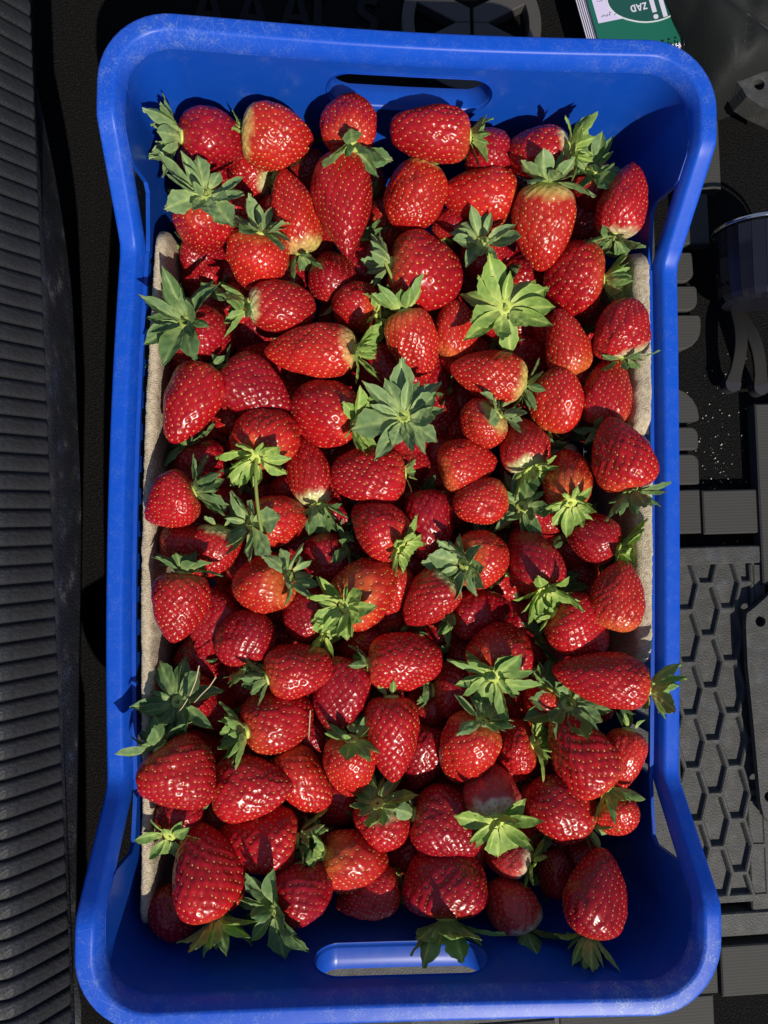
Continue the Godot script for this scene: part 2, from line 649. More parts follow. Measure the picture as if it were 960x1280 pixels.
# long use has bent the crate: the ends bow in, the sides out
func bent(p: Vector3) -> Vector3:
	var e := clampf((absf(p.z) - 0.2) / 0.07, 0.0, 1.0)
	p.z -= signf(p.z) * e * (0.0045 if p.z < 0.0 else 0.0015) * pow(maxf(0.0, cos(p.x / 0.2 * PI / 2)), 1.5)
	var w := clampf((absf(p.x) - 0.12) / 0.04, 0.0, 1.0)
	p.x += signf(p.x) * w * (0.0045 if p.x < 0.0 else 0.0015) * (1.0 - minf(1.0, pow(p.z / 0.19, 2.0)))
	return p


func plan_loop(fine: int) -> Array:   # [point, outward] once round, from the far left, clockwise from above
	var a := []
	var cx := HALF_W - CORNER
	var cz := HALF_L - CORNER
	var corners := [[-cx, -cz, PI], [cx, -cz, PI * 1.5], [cx, cz, 0.0], [-cx, cz, PI * 0.5]]
	for q in 4:
		var c: Array = corners[q]
		for k in 13:
			var t: float = c[2] + PI / 2 * k / 12.0
			var n := Vector2(cos(t), sin(t))
			a.append([Vector2(c[0], c[1]) + n * CORNER, n])
		var c2: Array = corners[(q + 1) % 4]
		var n2 := Vector2.from_angle(c[2] + PI / 2)
		var p: Vector2 = a[-1][0]
		var e := Vector2(c2[0], c2[1]) + Vector2.from_angle(c2[2]) * CORNER
		var steps := fine if q % 2 else 14
		for k in range(1, steps):
			a.append([p.lerp(e, float(k) / steps), n2])
	return a


func wall_in(y: float) -> float:   # how far the inner wall stands inside the rim's outer edge
	return 0.0154 + 0.009 * clampf((RIM_TOP - 0.0128 - y) / 0.18, 0.0, 1.0)


func build_crate() -> void:
	var t := thing("plastic_crate", "blue plastic crate with raised ends and handle slots, full of strawberries", "crate")
	var loop := plan_loop(72)
	# rim
	var rows := []
	var uvs := []
	var prof := [[0.0022, -0.0135], [0.0, -0.0140], [-0.0002, -0.008], [-0.0001, -0.0022], [0.0001, -0.0012], [0.0007, -0.0004], [0.0016, 0.0], [0.0026, 0.0001], [0.0060, 0.0003], [0.0094, 0.0003], [0.0104, 0.0001], [0.0113, -0.0005], [0.0119, -0.0012], [0.0136, -0.0042], [0.0143, -0.0062], [0.0149, -0.0082], [0.0152, -0.0096], [0.01535, -0.0110], [0.0154, -0.0125], [0.0154, -0.0130], [0.0151, -0.0131], [0.0130, -0.0125], [0.0105, -0.0045], [0.0030, -0.0028]]
	var total := 0.0
	for i in loop.size():
		total += (loop[i][0] as Vector2).distance_to(loop[(i + 1) % loop.size()][0])
	var run := 0.0
	for i in loop.size() + 1:
		var c: Array = loop[i % loop.size()]
		var row := PackedVector3Array()
		var ur := PackedVector2Array()
		var p0: Vector2 = c[0]
		for k in prof.size():
			var p: Vector2 = p0 - (c[1] as Vector2) * prof[k][0]
			row.append(bent(Vector3(p.x, rim_y(p0.y) + prof[k][1], p.y)))
			ur.append(Vector2(run / total, clampf((k - 3) / 16.0, 0.02, 0.98)))
		rows.append(row)
		uvs.append(ur)
		run += p0.distance_to(loop[(i + 1) % loop.size()][0])
	var s := Shape.new()
	s.sheet(rows, true, false, false, [], uvs)
	part("rim", s.mesh(), M.rim, t)
	# end walls, with the rounded corners
	for e in [-1.0, 1.0]:
		var w := Shape.new()
		for side in [-1.0, 1.0]:
			var cr := []
			for thick in [0.0, 0.0026]:
				var rr := []
				for k in 24:
					var q := corner_point(k / 23.0)
					var row := PackedVector3Array()
					for j in 13:
						var y := lerpf(rim_y(HALF_L - CORNER) - 0.0128, 0.012, j / 12.0)
						var inset: float = wall_in(y) - thick
						var p: Vector2 = q[0] - (q[1] as Vector2) * inset
						row.append(bent(Vector3(p.x * side, y, p.y * e)))
					rr.append(row)
				w.sheet(rr, false, false, (side * e > 0.0) == (thick == 0.0))
		# the middle of the wall, with its handle slot, in two halves that meet on the slot's axis
		var flat := func(q: Vector2, d: float) -> Vector3: return bent(Vector3(q.x, q.y, e * (HALF_L - wall_in(q.y) + d)))
		var hx := 0.04
		var hy := 0.161
		var r := 0.0178
		for half in [1.0, -1.0]:
			# cut into strips so that the wall can follow its bow
			var cuts := [0.13, 0.10, 0.075]
			for k in 13:
				cuts.append(hx + r * cos(PI / 2 * k / 12.0))
			for x in [0.03, 0.02, 0.01]:
				cuts.append(x)
			for k in range(cuts.size() - 1, -1, -1):
				cuts.append(-cuts[k])
			cuts.insert(cuts.size() / 2, 0.0)
			for k in cuts.size() - 1:
				var xa: float = cuts[k]
				var xb: float = cuts[k + 1]
				var outer := RIM_TOP - 0.0128 if half > 0 else 0.012
				for m in 2:
					var ya: float = hy + half * slot_half(xa, hx, r)
					var yb: float = hy + half * slot_half(xb, hx, r)
					var xm := (xa + xb) / 2
					var ym: float = hy + half * slot_half(xm, hx, r)
					var d := 0.0 if m == 0 else 0.0026
					var away := Vector3(0, 0.1, e * 2.0) if m == 0 else Vector3.ZERO
					w.quad(flat.call(Vector2(xa, ya), d), flat.call(Vector2(xm, ym), d), flat.call(Vector2(xm, outer), d), flat.call(Vector2(xa, outer), d), away)
					w.quad(flat.call(Vector2(xm, ym), d), flat.call(Vector2(xb, yb), d), flat.call(Vector2(xb, outer), d), flat.call(Vector2(xm, outer), d), away)
		var wo := part("end_wall", w.mesh(), M.wall, t)
		# the collar that lines the slot
		var h := Shape.new()
		var hr := []
		for k in 48:
			var q := stadium(k / 48.0, hx, r)
			var row := PackedVector3Array()
			for d in [[0.0, -0.0012], [0.0, 0.0], [0.0006, 0.001], [0.0014, 0.0018], [0.0018, 0.008], [0.0020, 0.0150], [-0.0012, 0.0150], [-0.0012, 0.003]]:
				var o: Vector2 = q[0] - q[1] * d[0]
				row.append(flat.call(Vector2(o.x, hy + o.y), d[1]))
			hr.append(row)
		h.sheet(hr, false, true, e < 0.0)
		part("handle_collar", h.mesh(), M.wall, wo)
	# side walls with vent slots and the three-cornered openings under the slope of the rim
	for side in [-1.0, 1.0]:
		var w := Shape.new()
		var face := func(q: Vector2, d: float) -> Vector3: return bent(Vector3(side * (HALF_W - wall_in(q.y) + d), q.y, q.x))
		var zc := HALF_L - CORNER
		for end in [-1.0, 1.0]:
			var post := PackedVector2Array([Vector2(end * zc, 0.012), Vector2(end * zc, rim_y(zc) - 0.0105)])
			for z in [0.25, 0.243, 0.2315]:
				post.append(Vector2(end * z, rim_y(z) - 0.0095))
			post.append(Vector2(end * 0.2300, rim_y(0.23) - 0.014))
			post.append(Vector2(end * 0.2315, 0.142))
			post.append(Vector2(end * 0.2270, 0.1365))
			post.append(Vector2(end * 0.2270, 0.012))
			w.slab(post, face, 0.0028)
			w.slab(PackedVector2Array([Vector2(end * 0.2270, 0.012), Vector2(end * 0.2270, 0.1365), Vector2(end * 0.2, 0.134), Vector2(end * 0.185, 0.1325), Vector2(end * 0.185, 0.012)]), face, 0.0028)
		for k in 16:
			var a := lerpf(-0.185, 0.185, k / 16.0)
			var b := lerpf(-0.185, 0.185, (k + 1) / 16.0)
			w.slab(PackedVector2Array([Vector2(a, 0.1305), Vector2(b, 0.1305), Vector2(b, 0.1335), Vector2(a, 0.1335)]), face, 0.0028)
			w.slab(PackedVector2Array([Vector2(a, 0.012), Vector2(b, 0.012), Vector2(b, 0.095), Vector2(a, 0.095)]), face, 0.0028)
			var mid := (a + b) / 2
			w.slab(PackedVector2Array([Vector2(mid - 0.0055, 0.095), Vector2(mid + 0.0055, 0.095), Vector2(mid + 0.0055, 0.1305), Vector2(mid - 0.0055, 0.1305)]), face, 0.0028)
		part("side_wall", w.mesh(), M.wall, t)
	var b := Shape.new()
	b.slab(PackedVector2Array([Vector2(-0.173, -0.287), Vector2(0.173, -0.287), Vector2(0.173, 0.287), Vector2(-0.173, 0.287)]), func(q: Vector2, d: float) -> Vector3: return Vector3(q.x, 0.0155 - d, q.y), 0.004)
	part("base", b.mesh(), M.wall, t)
	var f := Shape.new()
	for x in [-0.15, -0.05, 0.05, 0.15]:
		f.slab(PackedVector2Array([Vector2(x - 0.004, -0.28), Vector2(x + 0.004, -0.28), Vector2(x + 0.004, 0.28), Vector2(x - 0.004, 0.28)]), func(q: Vector2, d: float) -> Vector3: return Vector3(q.x, 0.0117 - d, q.y), 0.0117)
	part("runner", f.mesh(), M.wall, t)


func corner_point(k: float) -> Array:   # the rounded corner, then straight on to where the middle of the end wall begins
	var cx := HALF_W - CORNER
	var cz := HALF_L - CORNER
	if k < 0.75:
		var n := Vector2.from_angle(PI / 2 * k / 0.75)
		return [Vector2(cx, cz) + n * CORNER, n]
	return [Vector2(lerpf(cx, 0.13, (k - 0.75) / 0.25), HALF_L), Vector2(0, 1)]


func slot_half(x: float, hx: float, r: float) -> float:
	var a := absf(x) - hx
	if a <= 0.0:
		return r
	return sqrt(maxf(0.0, r * r - a * a))


func stadium(k: float, hx: float, r: float) -> Array:
	var t := TAU * k
	var n := Vector2(cos(t), sin(t))
	if absf(n.x) < 0.02:
		return [Vector2(0, n.y * r), n]
	return [Vector2(signf(n.x) * hx, 0) + n * r, n]


# ---------------------------------------------------------------- pulp liners
func liner(called: String, label: String, side: float, z0: float, z1: float, lean: float, seeds: int) -> void:
	var f := FastNoiseLite.new()
	f.seed = seeds
	f.frequency = 1.0
	f.fractal_octaves = 4
	var prof := [[0.000, 0.03], [0.0, 0.10], [0.0, 0.137], [0.0008, 0.1425], [0.003, 0.1458], [0.006, 0.1472], [0.009, 0.1465], [0.0112, 0.1442], [0.0122, 0.140], [0.0128, 0.133], [0.0135, 0.12], [0.012, 0.09], [0.005, 0.03]]
	if side < 0.0:
		prof = [[0.000, 0.03], [0.0, 0.10], [0.0, 0.137], [0.0003, 0.1440], [0.0012, 0.1464], [0.0030, 0.1470], [0.0050, 0.1464], [0.0068, 0.1446], [0.0077, 0.1405], [0.0083, 0.131], [0.0088, 0.12], [0.0095, 0.10], [0.010, 0.06]]
	else:
		prof = [[0.000, 0.03], [0.0, 0.10], [0.0, 0.138], [0.0004, 0.1436], [0.0014, 0.1460], [0.0034, 0.1468], [0.0064, 0.1462], [0.0090, 0.1450], [0.0108, 0.1432], [0.0116, 0.1404], [0.0120, 0.132], [0.012, 0.10], [0.009, 0.03]]
	var rows := []
	var n := int((z1 - z0) / 0.0022)
	for i in n + 1:
		var k := float(i) / n
		var z := lerpf(z0, z1, k)
		var endk := minf(k, 1.0 - k) * (z1 - z0)
		var drop := 0.012 * pow(1.0 - clampf(endk / 0.014, 0.0, 1.0), 2.0)
		var row := PackedVector3Array()
		for q in prof:
			var y: float = q[1]
			var up := clampf((y - 0.03) / 0.11, 0.0, 1.0)
			var d: float = q[0] * (1.0 + 0.16 * f.get_noise_2d(z * 24.0, 3.0)) + (0.0005 + (0.0062 if side < 0.0 else 0.0034) * up) + 0.0009 * f.get_noise_2d(z * 190.0, y * 300.0) * up
			d += lean * (1.0 - up) * minf(1.0, endk / 0.03) if q[0] > 0.007 else 0.0
			y += up * (0.0022 * f.get_noise_2d(z * 16.0, 9.0) + 0.0006 * f.get_noise_2d(z * 220.0, q[0] * 900.0) - drop)
			row.append(bent(Vector3(side * (HALF_W - wall_in(q[1]) - d), y, z)))
		rows.append(row)
	var s := Shape.new()
	s.sheet(rows, false, false, side < 0.0)
	for e in [0, n]:
		var nn := Vector3(0, 0, -1.0 if e == 0 else 1.0)
		var first := s.v.size()
		for p in rows[e]:
			s.vert(p, nn)
		for k in range(1, prof.size() - 1):
			s.tri(first, first + k, first + k + 1)
	var o := part(called, s.mesh(), M.pulp, self)
	tag(o, label, "cardboard")


func build_liners() -> void:
	liner("cardboard_liner", "long fuzzy grey-brown cardboard strip lining the crate's left wall", -1.0, -0.200, 0.283, 0.0, 5)
	liner("cardboard_liner", "brown cardboard strip in the far half of the crate's right wall, leaning inwards", 1.0, -0.197, -0.062, 0.008, 6)
	liner("cardboard_liner", "brown cardboard strip in the near half of the right wall, below the joint", 1.0, -0.0605, 0.105, 0.0, 7)


# ---------------------------------------------------------------- notebook and odds and ends
func build_notebook() -> void:
	var t := thing("notebook", "green spiral notebook with white oval emblem lying beyond the far right corner", "notebook")
	# local axes: x along the spine, y up, z away from the reader's top
	# its near right corner is the origin: x to the right along the spiral, z towards the viewer's side
	t.position = Vector3(0.2751, 0.0300, -0.4353)
	t.rotation.y = 0.28
	var s := Shape.new()
	s.slab(PackedVector2Array([Vector2(-0.091, -0.16), Vector2(0.0, -0.16), Vector2(0.0, -0.004), Vector2(-0.091, -0.004)]), func(q: Vector2, d: float) -> Vector3: return Vector3(q.x, -d, q.y), 0.0012, 0.0)
	part("cover", s.mesh(), mat(Color(0.010, 0.12, 0.078), 0.35), t)
	for k in 6:
		var pg := Shape.new()
		var x := -0.0905 - 0.0010 * k
		pg.slab(PackedVector2Array([Vector2(x, -0.16), Vector2(-0.001, -0.16), Vector2(-0.001, -0.0005 + 0.0006 * k), Vector2(x, -0.0005 + 0.0006 * k)]), func(q: Vector2, d: float) -> Vector3: return Vector3(q.x, -0.0016 - 0.0018 * k - d, q.y), 0.0014, 0.0)
		part("pages", pg.mesh(), mat(Color(0.62, 0.60, 0.70), 0.7), t)
	# printed label with handwriting
	var l := Shape.new()
	l.slab(PackedVector2Array([Vector2(-0.087, -0.09), Vector2(-0.045, -0.09), Vector2(-0.050, -0.036), Vector2(-0.087, -0.037)]), func(q: Vector2, d: float) -> Vector3: return Vector3(q.x, 0.0003 - d, q.y), 0.0003)
	var lab := part("white_label", l.mesh(), mat(Color(0.58, 0.54, 0.74), 0.6), t)
	var ink := mat(Color(0.03, 0.03, 0.08), 0.5)
	var r := RandomNumberGenerator.new()
	r.seed = 3
	for line in 2:
		var w := Shape.new()
		var p := Vector3(-0.083, 0.0006, -0.042 - line * 0.014)
		for word in 2:
			var path := PackedVector3Array()
			for k in 12:
				path.append(p + Vector3(k * 0.0009, 0, r.randf_range(-0.0016, 0.0016) - k * 0.0001))
			w.tube(path, 0.0002, 0.0002, 4)
			p.x += 0.0125
		part("handwriting", w.mesh(), ink, lab)
	# the dark oval with its white outline
	var oval := PackedVector2Array()
	var ring := PackedVector2Array()
	for k in 48:
		var a := TAU * k / 48
		var e := Vector2(cos(a) * 0.037, sin(a) * 0.0255)
		if cos(a) < -0.6:
			e.x -= 0.008 * (-cos(a) - 0.6)
		oval.append(Vector2(-0.033, -0.053) + e)
		ring.append(Vector2(-0.033, -0.053) + e * 1.035)
	var ro := Shape.new()
	ro.slab(ring, func(q: Vector2, d: float) -> Vector3: return Vector3(q.x, 0.0006 - d, q.y), 0.0006)
	part("emblem_outline", ro.mesh(), mat(Color(0.62, 0.66, 0.70), 0.5), t)
	var ov := Shape.new()
	ov.slab(oval, func(q: Vector2, d: float) -> Vector3: return Vector3(q.x, 0.0009 - d, q.y), 0.0008)
	part("emblem", ov.mesh(), mat(Color(0.012, 0.075, 0.06), 0.35), t)
	var white := mat(Color(0.58, 0.58, 0.70), 0.5)
	lettering("letters", "oli", 0.020, Vector3(-0.0215, 0.0012, -0.0405), t, white, true)
	lettering("letters", "ZAD", 0.0062, Vector3(-0.0475, 0.0012, -0.0425), t, white, true)
	# wire spiral along the near edge
	for k in 14:
		var x := -0.004 - k * 0.0062
		var c := Shape.new()
		var path := PackedVector3Array()
		for q in 15:
			var a := TAU * q / 14.0 * 0.9
			path.append(Vector3(x + 0.0006 * q / 14.0, -0.003 + 0.0062 * cos(a), -0.0035 + 0.0062 * sin(a)))
		c.tube(path, 0.0007, 0.0007, 6)
		part("spiral_ring", c.mesh(), M.gloss, t)


func lettering(called: String, text: String, tall: float, where: Vector3, parent: Node3D, material: Material, upside_down := false, depth := 0.0004) -> void:
	var m := TextMesh.new()
	var f := SystemFont.new()
	f.font_names = PackedStringArray(["Droid Sans"])
	f.font_weight = 700
	m.font = f
	m.text = text
	m.font_size = 64
	m.pixel_size = tall / 46.0
	m.depth = depth
	m.curve_step = 2.0
	var o := part(called, m, material, parent)
	o.position = where
	o.rotation = Vector3(-PI / 2, PI if upside_down else 0.0, 0)
	if upside_down:
		o.basis = Basis(Vector3.UP, PI) * Basis(Vector3.RIGHT, -PI / 2)


func build_odds() -> void:
	# raised emblem and letters moulded into the floor beyond the crate
	var e := thing("floor_emblem", "grey raised wheel-shaped emblem moulded in the floor beyond the crate", "emblem")
	e.position = Vector3(0.0724, 0.0000, -0.4631)
	e.rotation.y = 0.04
	var ring := Shape.new()
	var rows := []
	for k in 64:
		var a := TAU * k / 64
		var row := PackedVector3Array()
		for q in [[0.0655, -0.012], [0.0655, 0.0], [0.0648, 0.0008], [0.0545, 0.0008], [0.0538, 0.0], [0.0538, -0.012]]:
			row.append(Vector3(cos(a) * q[0], q[1], sin(a) * q[0]))
		rows.append(row)
	ring.sheet(rows, false, true, true)
	part("ring", ring.mesh(), M.relief, e)
	for s in [-1.0, 1.0]:
		for u in [-1.0, 1.0]:
			var b := Shape.new()
			b.slab(PackedVector2Array([Vector2(s * 0.0015, u * 0.0), Vector2(s * 0.0015, u * 0.014), Vector2(s * 0.046, u * 0.036), Vector2(s * 0.054, u * 0.020), Vector2(s * 0.015, u * 0.0)]), func(q: Vector2, d: float) -> Vector3: return Vector3(q.x, 0.0004 - d, q.y), 0.012, 0.0008)
			part("spoke", b.mesh(), M.relief, e)
	var t := thing("floor_lettering", "black raised letters moulded in the dark floor beyond the crate", "lettering")
	t.position = Vector3(0, 0, 0)
	var dark := mat(Color(0.011, 0.011, 0.013), 0.7, 0.25)
	for q in [["A", Vector3(-0.1710, 0.0000, -0.4701)], ["A", Vector3(-0.1307, 0.0000, -0.4695)], ["A", Vector3(-0.0908, 0.0000, -0.4718)], ["I", Vector3(-0.0705, 0.0000, -0.4730)], ["S", Vector3(-0.0242, 0.0000, -0.4712)]]:
		lettering("letter", q[0], 0.034, q[1] + Vector3(0, -0.0135, 0.0), t, dark, false, 0.005)
	# the quilted bag
	var bag := thing("quilted_bag", "black quilted bag with pale stitching beside the far right corner", "bag")
	bag.position = Vector3(0.3012, 0.0500, -0.4388)
	bag.rotation.y = 0.42
	var g := []
	for i in 41:
		var row := PackedVector3Array()
		for j in 41:
			var x := lerpf(-0.046, 0.12, i / 40.0)
			var z := lerpf(-0.20, 0.052, j / 40.0)
			row.append(bag_point(x, z))
		g.append(row)
	var bs := Shape.new()
	bs.sheet(g, false, false, false)
	if bs.n[20 * 41 + 20].y < 0.0:
		bs = Shape.new()
		bs.sheet(g, false, false, true)
	var leather := mat(Color(0.016, 0.018, 0.017), 0.62, 0.3)
	leather.heightmap_enabled = true
	leather.heightmap_texture = noise_texture(0.09, 4, 61, [])
	leather.heightmap_scale = 0.025
	leather.uv1_triplanar = true
	leather.uv1_scale = Vector3(9, 9, 9)
	part("body", bs.mesh(), leather, bag)
	for k in range(-3, 5):
		for s in [-1.0, 1.0]:
			var st := Shape.new()
			var path := PackedVector3Array()
			for q in 40:
				var z := lerpf(-0.19, 0.022, q / 39.0)
				var x: float = s * z * 0.62 + k * 0.05
				if x > -0.030 and x < 0.105:
					path.append(bag_point(x, z) + Vector3(0, 0.0004, 0))
			if path.size() > 2:
				st.tube(path, 0.0005, 0.0005, 5)
				part("stitching", st.mesh(), mat(Color(0.045, 0.045, 0.042), 0.7), bag)
	# the bracket with a bolt hole under the bag
	var br := thing("bolted_bracket", "dark rounded bracket with one bolt hole below the quilted bag", "bracket")
	var poly := PackedVector2Array()
	for p in [Vector3(0.2974, 0.0200, -0.3983), Vector3(0.3561, 0.0200, -0.4065), Vector3(0.3556, 0.0200, -0.3576), Vector3(0.3381, 0.0200, -0.3658), Vector3(0.3245, 0.0200, -0.3711), Vector3(0.3116, 0.0200, -0.3788), Vector3(0.3071, 0.0200, -0.3868)]:
		poly.append(Vector2(p.x, p.z))
	pierced(br, "bracket_plate", poly, [Vector3(0.3231, 0.0200, -0.3906)], 0.005, 0.022, 0.02, M.rubber)
	# the black seat bracket over the mat's right edge
	var sb := thing("seat_bracket", "long black metal bracket with two bolt holes over the mat's right edge", "bracket")
	var p2 := PackedVector2Array()
	for p in [Vector3(0.3254, 0.0060, 0.0808), Vector3(0.3345, 0.0060, 0.0742), Vector3(0.3521, 0.0060, 0.0587), Vector3(0.3873, 0.0060, 0.0585), Vector3(0.3849, 0.0060, 0.2756), Vector3(0.3488, 0.0060, 0.2715), Vector3(0.3398, 0.0060, 0.2621), Vector3(0.3369, 0.0060, 0.2499), Vector3(0.3307, 0.0060, 0.1779), Vector3(0.3258, 0.0060, 0.1273), Vector3(0.3245, 0.0060, 0.0910)]:
		p2.append(Vector2(p.x, p.z))
	pierced(sb, "bracket_plate", p2, [Vector3(0.3382, 0.0060, 0.0880), Vector3(0.3452, 0.0060, 0.2449)], 0.0048, 0.006, 0.006, M.rubber)
	# tumbler lying on its side
	var c := thing("fluted_cup", "glossy black fluted cup with bright metal rim lying right of the crate", "cup")
	c.position = Vector3(0.3266, 0.0300, -0.2277) + Vector3(0, 0.0, 0)
	c.rotation.y = 0.03
	var prof := [[0.0, -0.036], [0.031, -0.036], [0.0345, -0.033], [0.0345, 0.0], [0.0325, 0.024], [0.030, 0.029], [0.022, 0.031], [0.0, 0.031]]
	for k in 20:
		var f := Shape.new()
		var a0 := TAU * k / 20.0
		var a1 := TAU * (k + 0.97) / 20.0
		for i in range(1, prof.size() - 1):
			var v := []
			for a in [a0, (a0 + a1) / 2, a1]:
				for m in [i, i + 1]:
					var rr: float = prof[m][0] * (1.0 if a != (a0 + a1) / 2 else 0.985)
					v.append(Vector3(cos(a) * rr, sin(a) * rr, prof[m][1]))
			f.quad(v[0], v[1], v[3], v[2], Vector3(0, 0, (v[0].z + v[1].z) / 2))
			f.quad(v[2], v[3], v[5], v[4], Vector3(0, 0, (v[2].z + v[3].z) / 2))
		part("flute", f.mesh(), M.gloss, c)
	var back := Shape.new()
	back.tube(PackedVector3Array([Vector3(0, 0, -0.034), Vector3(0, 0, 0.028)]), 0.0325, 0.029, 24)
	part("inside", back.mesh(), M.gloss, c)
	var rim := Shape.new()
	var rr2 := []
	for k in 48:
		var a := TAU * k / 48
		var row := PackedVector3Array()
		for q in 8:
			var b := TAU * q / 8
			var rad := 0.0352 + 0.0012 * cos(b)
			row.append(Vector3(cos(a) * rad, sin(a) * rad, -0.0365 + 0.0018 * sin(b)))
		rr2.append(row)
	rim.sheet(rr2, true, true, false)
	part("metal_rim", rim.mesh(), M.chrome, c)
	# folded strap
	var st2 := thing("folded_strap", "dark folded strap forming an upside-down V below the fluted cup", "strap")
	var strap := mat(Color(0.018, 0.018, 0.0175), 0.75, 0.25)
	for leg in [[Vector3(0.3200, 0.0000, -0.1975), Vector3(0.3164, 0.0000, -0.1295)], [Vector3(0.3223, 0.0000, -0.1976), Vector3(0.3435, 0.0000, -0.1272)]]:
		var b := Shape.new()
		var path := []
		var a0: Vector3 = leg[0]
		var a1: Vector3 = leg[1]
		var d := (a1 - a0).normalized()
		var w := Vector3(d.z, 0, -d.x) * 0.0058
		for k in 13:
			var u := k / 12.0
			var p := a0.lerp(a1, u) + Vector3(0, 0.006 + 0.012 * sin(PI * u), 0)
			var ww := w * (1.0 if u < 0.85 else 1.15)
			path.append(PackedVector3Array([p - ww, p - ww * 0.9 + Vector3(0, 0.0016, 0), p + ww * 0.9 + Vector3(0, 0.0016, 0), p + ww, p + ww - Vector3(0, 0.002, 0), p - ww - Vector3(0, 0.002, 0)]))
		b.sheet(path, true, false, true)
		var lo := part("strap_leg", b.mesh(), strap, st2)
		var e2 := Shape.new()
		e2.tube(PackedVector3Array([a1 + Vector3(0, -0.002, 0), a1 + Vector3(0, 0.0085, 0)]), 0.0078, 0.0074, 16)
		part("end_pad", e2.mesh(), M.dark, lo)
	# loose straws on the heap
	for q in [["thin pale dry straw lying across the shaded round-leaved rosette", [Vector3(-0.1353, 0.1680, 0.1009), Vector3(-0.1375, 0.1660, 0.1107), Vector3(-0.1417, 0.1620, 0.1209), Vector3(-0.1475, 0.1580, 0.1302), Vector3(-0.1564, 0.1500, 0.1405)]], ["short bent pale straw beside the shaded round-leaved rosette", [Vector3(-0.1255, 0.1600, 0.1097), Vector3(-0.1296, 0.1600, 0.1161), Vector3(-0.1351, 0.1580, 0.1217), Vector3(-0.1405, 0.1540, 0.1279)]], ["thin upright pale straw between the capless dark one and lower cap", [Vector3(-0.0630, 0.1500, 0.1344), Vector3(-0.0634, 0.1500, 0.1436), Vector3(-0.0639, 0.1460, 0.1539)]]]:
		var w := Shape.new()
		w.tube(PackedVector3Array(q[1]), 0.00045, 0.0003, 6)
		var o := part("straw", w.mesh(), M.straw, self)
		tag(o, q[0], "straw", "dry straws on the strawberries")


func bag_point(x: float, z: float) -> Vector3:
	var ex := minf(x + 0.046, 0.12 - x) / 0.03
	var ez := minf(z + 0.20, 0.052 - z) / 0.03
	var k := sqrt(clampf(1.0 - pow(1.0 - clampf(ex, 0, 1), 2.0), 0, 1)) * sqrt(clampf(1.0 - pow(1.0 - clampf(ez, 0, 1), 2.0), 0, 1))
	var y := -0.06 + 0.072 * k
	var a := absf(sin((x - 0.62 * z) / 0.05 * PI))
	var b := absf(sin((x + 0.62 * z) / 0.05 * PI))
	y += 0.006 * minf(1.0, 1.6 * minf(a, b)) * k
	return Vector3(x, y, z)


func pierced(parent: Node3D, called: String, poly: PackedVector2Array, holes: Array, r: float, thick: float, top: float, material: Material) -> void:
	var c := CSGCombiner3D.new()
	c.name = called
	parent.add_child(c, true)
	var p := CSGPolygon3D.new()
	p.name = "plate_outline"
	p.polygon = poly
	p.depth = thick
	p.rotation.x = PI / 2
	p.position.y = top
	p.material = material
	c.add_child(p, true)
	for h in holes:
		for q in [[r, thick * 3.0, 0.0], [r * 1.75, 0.0018, 0.0]]:
			var y := CSGCylinder3D.new()
			y.name = "bolt_hole"
			y.radius = q[0]
			y.height = q[1]
			y.sides = 28
			y.operation = CSGShape3D.OPERATION_SUBTRACTION
			y.position = Vector3(h.x, top, h.z)
			y.material = material
			c.add_child(y, true)



# ---------------------------------------------------------------- strawberries
func profile(kind: String) -> Array:   # [cone, base power, tip power, length over width]
	return {"c": [0.34, 0.72, 1.02, 1.2], "r": [0.12, 0.78, 0.84, 1.02], "l": [0.36, 0.78, 1.1, 1.5], "p": [0.46, 0.80, 1.3, 1.65], "b": [0.14, 0.66, 0.66, 1.15]}[kind]


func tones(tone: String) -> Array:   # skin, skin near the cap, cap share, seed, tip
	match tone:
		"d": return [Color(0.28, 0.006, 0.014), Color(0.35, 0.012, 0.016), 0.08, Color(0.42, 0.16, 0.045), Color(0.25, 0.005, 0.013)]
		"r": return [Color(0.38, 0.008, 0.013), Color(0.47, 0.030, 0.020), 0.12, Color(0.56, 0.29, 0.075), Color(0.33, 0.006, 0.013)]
		"o": return [Color(0.44, 0.015, 0.013), Color(0.53, 0.070, 0.026), 0.16, Color(0.62, 0.38, 0.10), Color(0.40, 0.010, 0.013)]
		"y": return [Color(0.45, 0.017, 0.014), Color(0.57, 0.33, 0.13), 0.11, Color(0.62, 0.38, 0.10), Color(0.42, 0.011, 0.013)]
		"w": return [Color(0.38, 0.009, 0.015), Color(0.58, 0.44, 0.28), 0.08, Color(0.56, 0.29, 0.075), Color(0.34, 0.007, 0.014)]
		_: return [Color(0.42, 0.035, 0.036), Color(0.58, 0.43, 0.30), 0.26, Color(0.44, 0.24, 0.08), Color(0.40, 0.016, 0.020)]


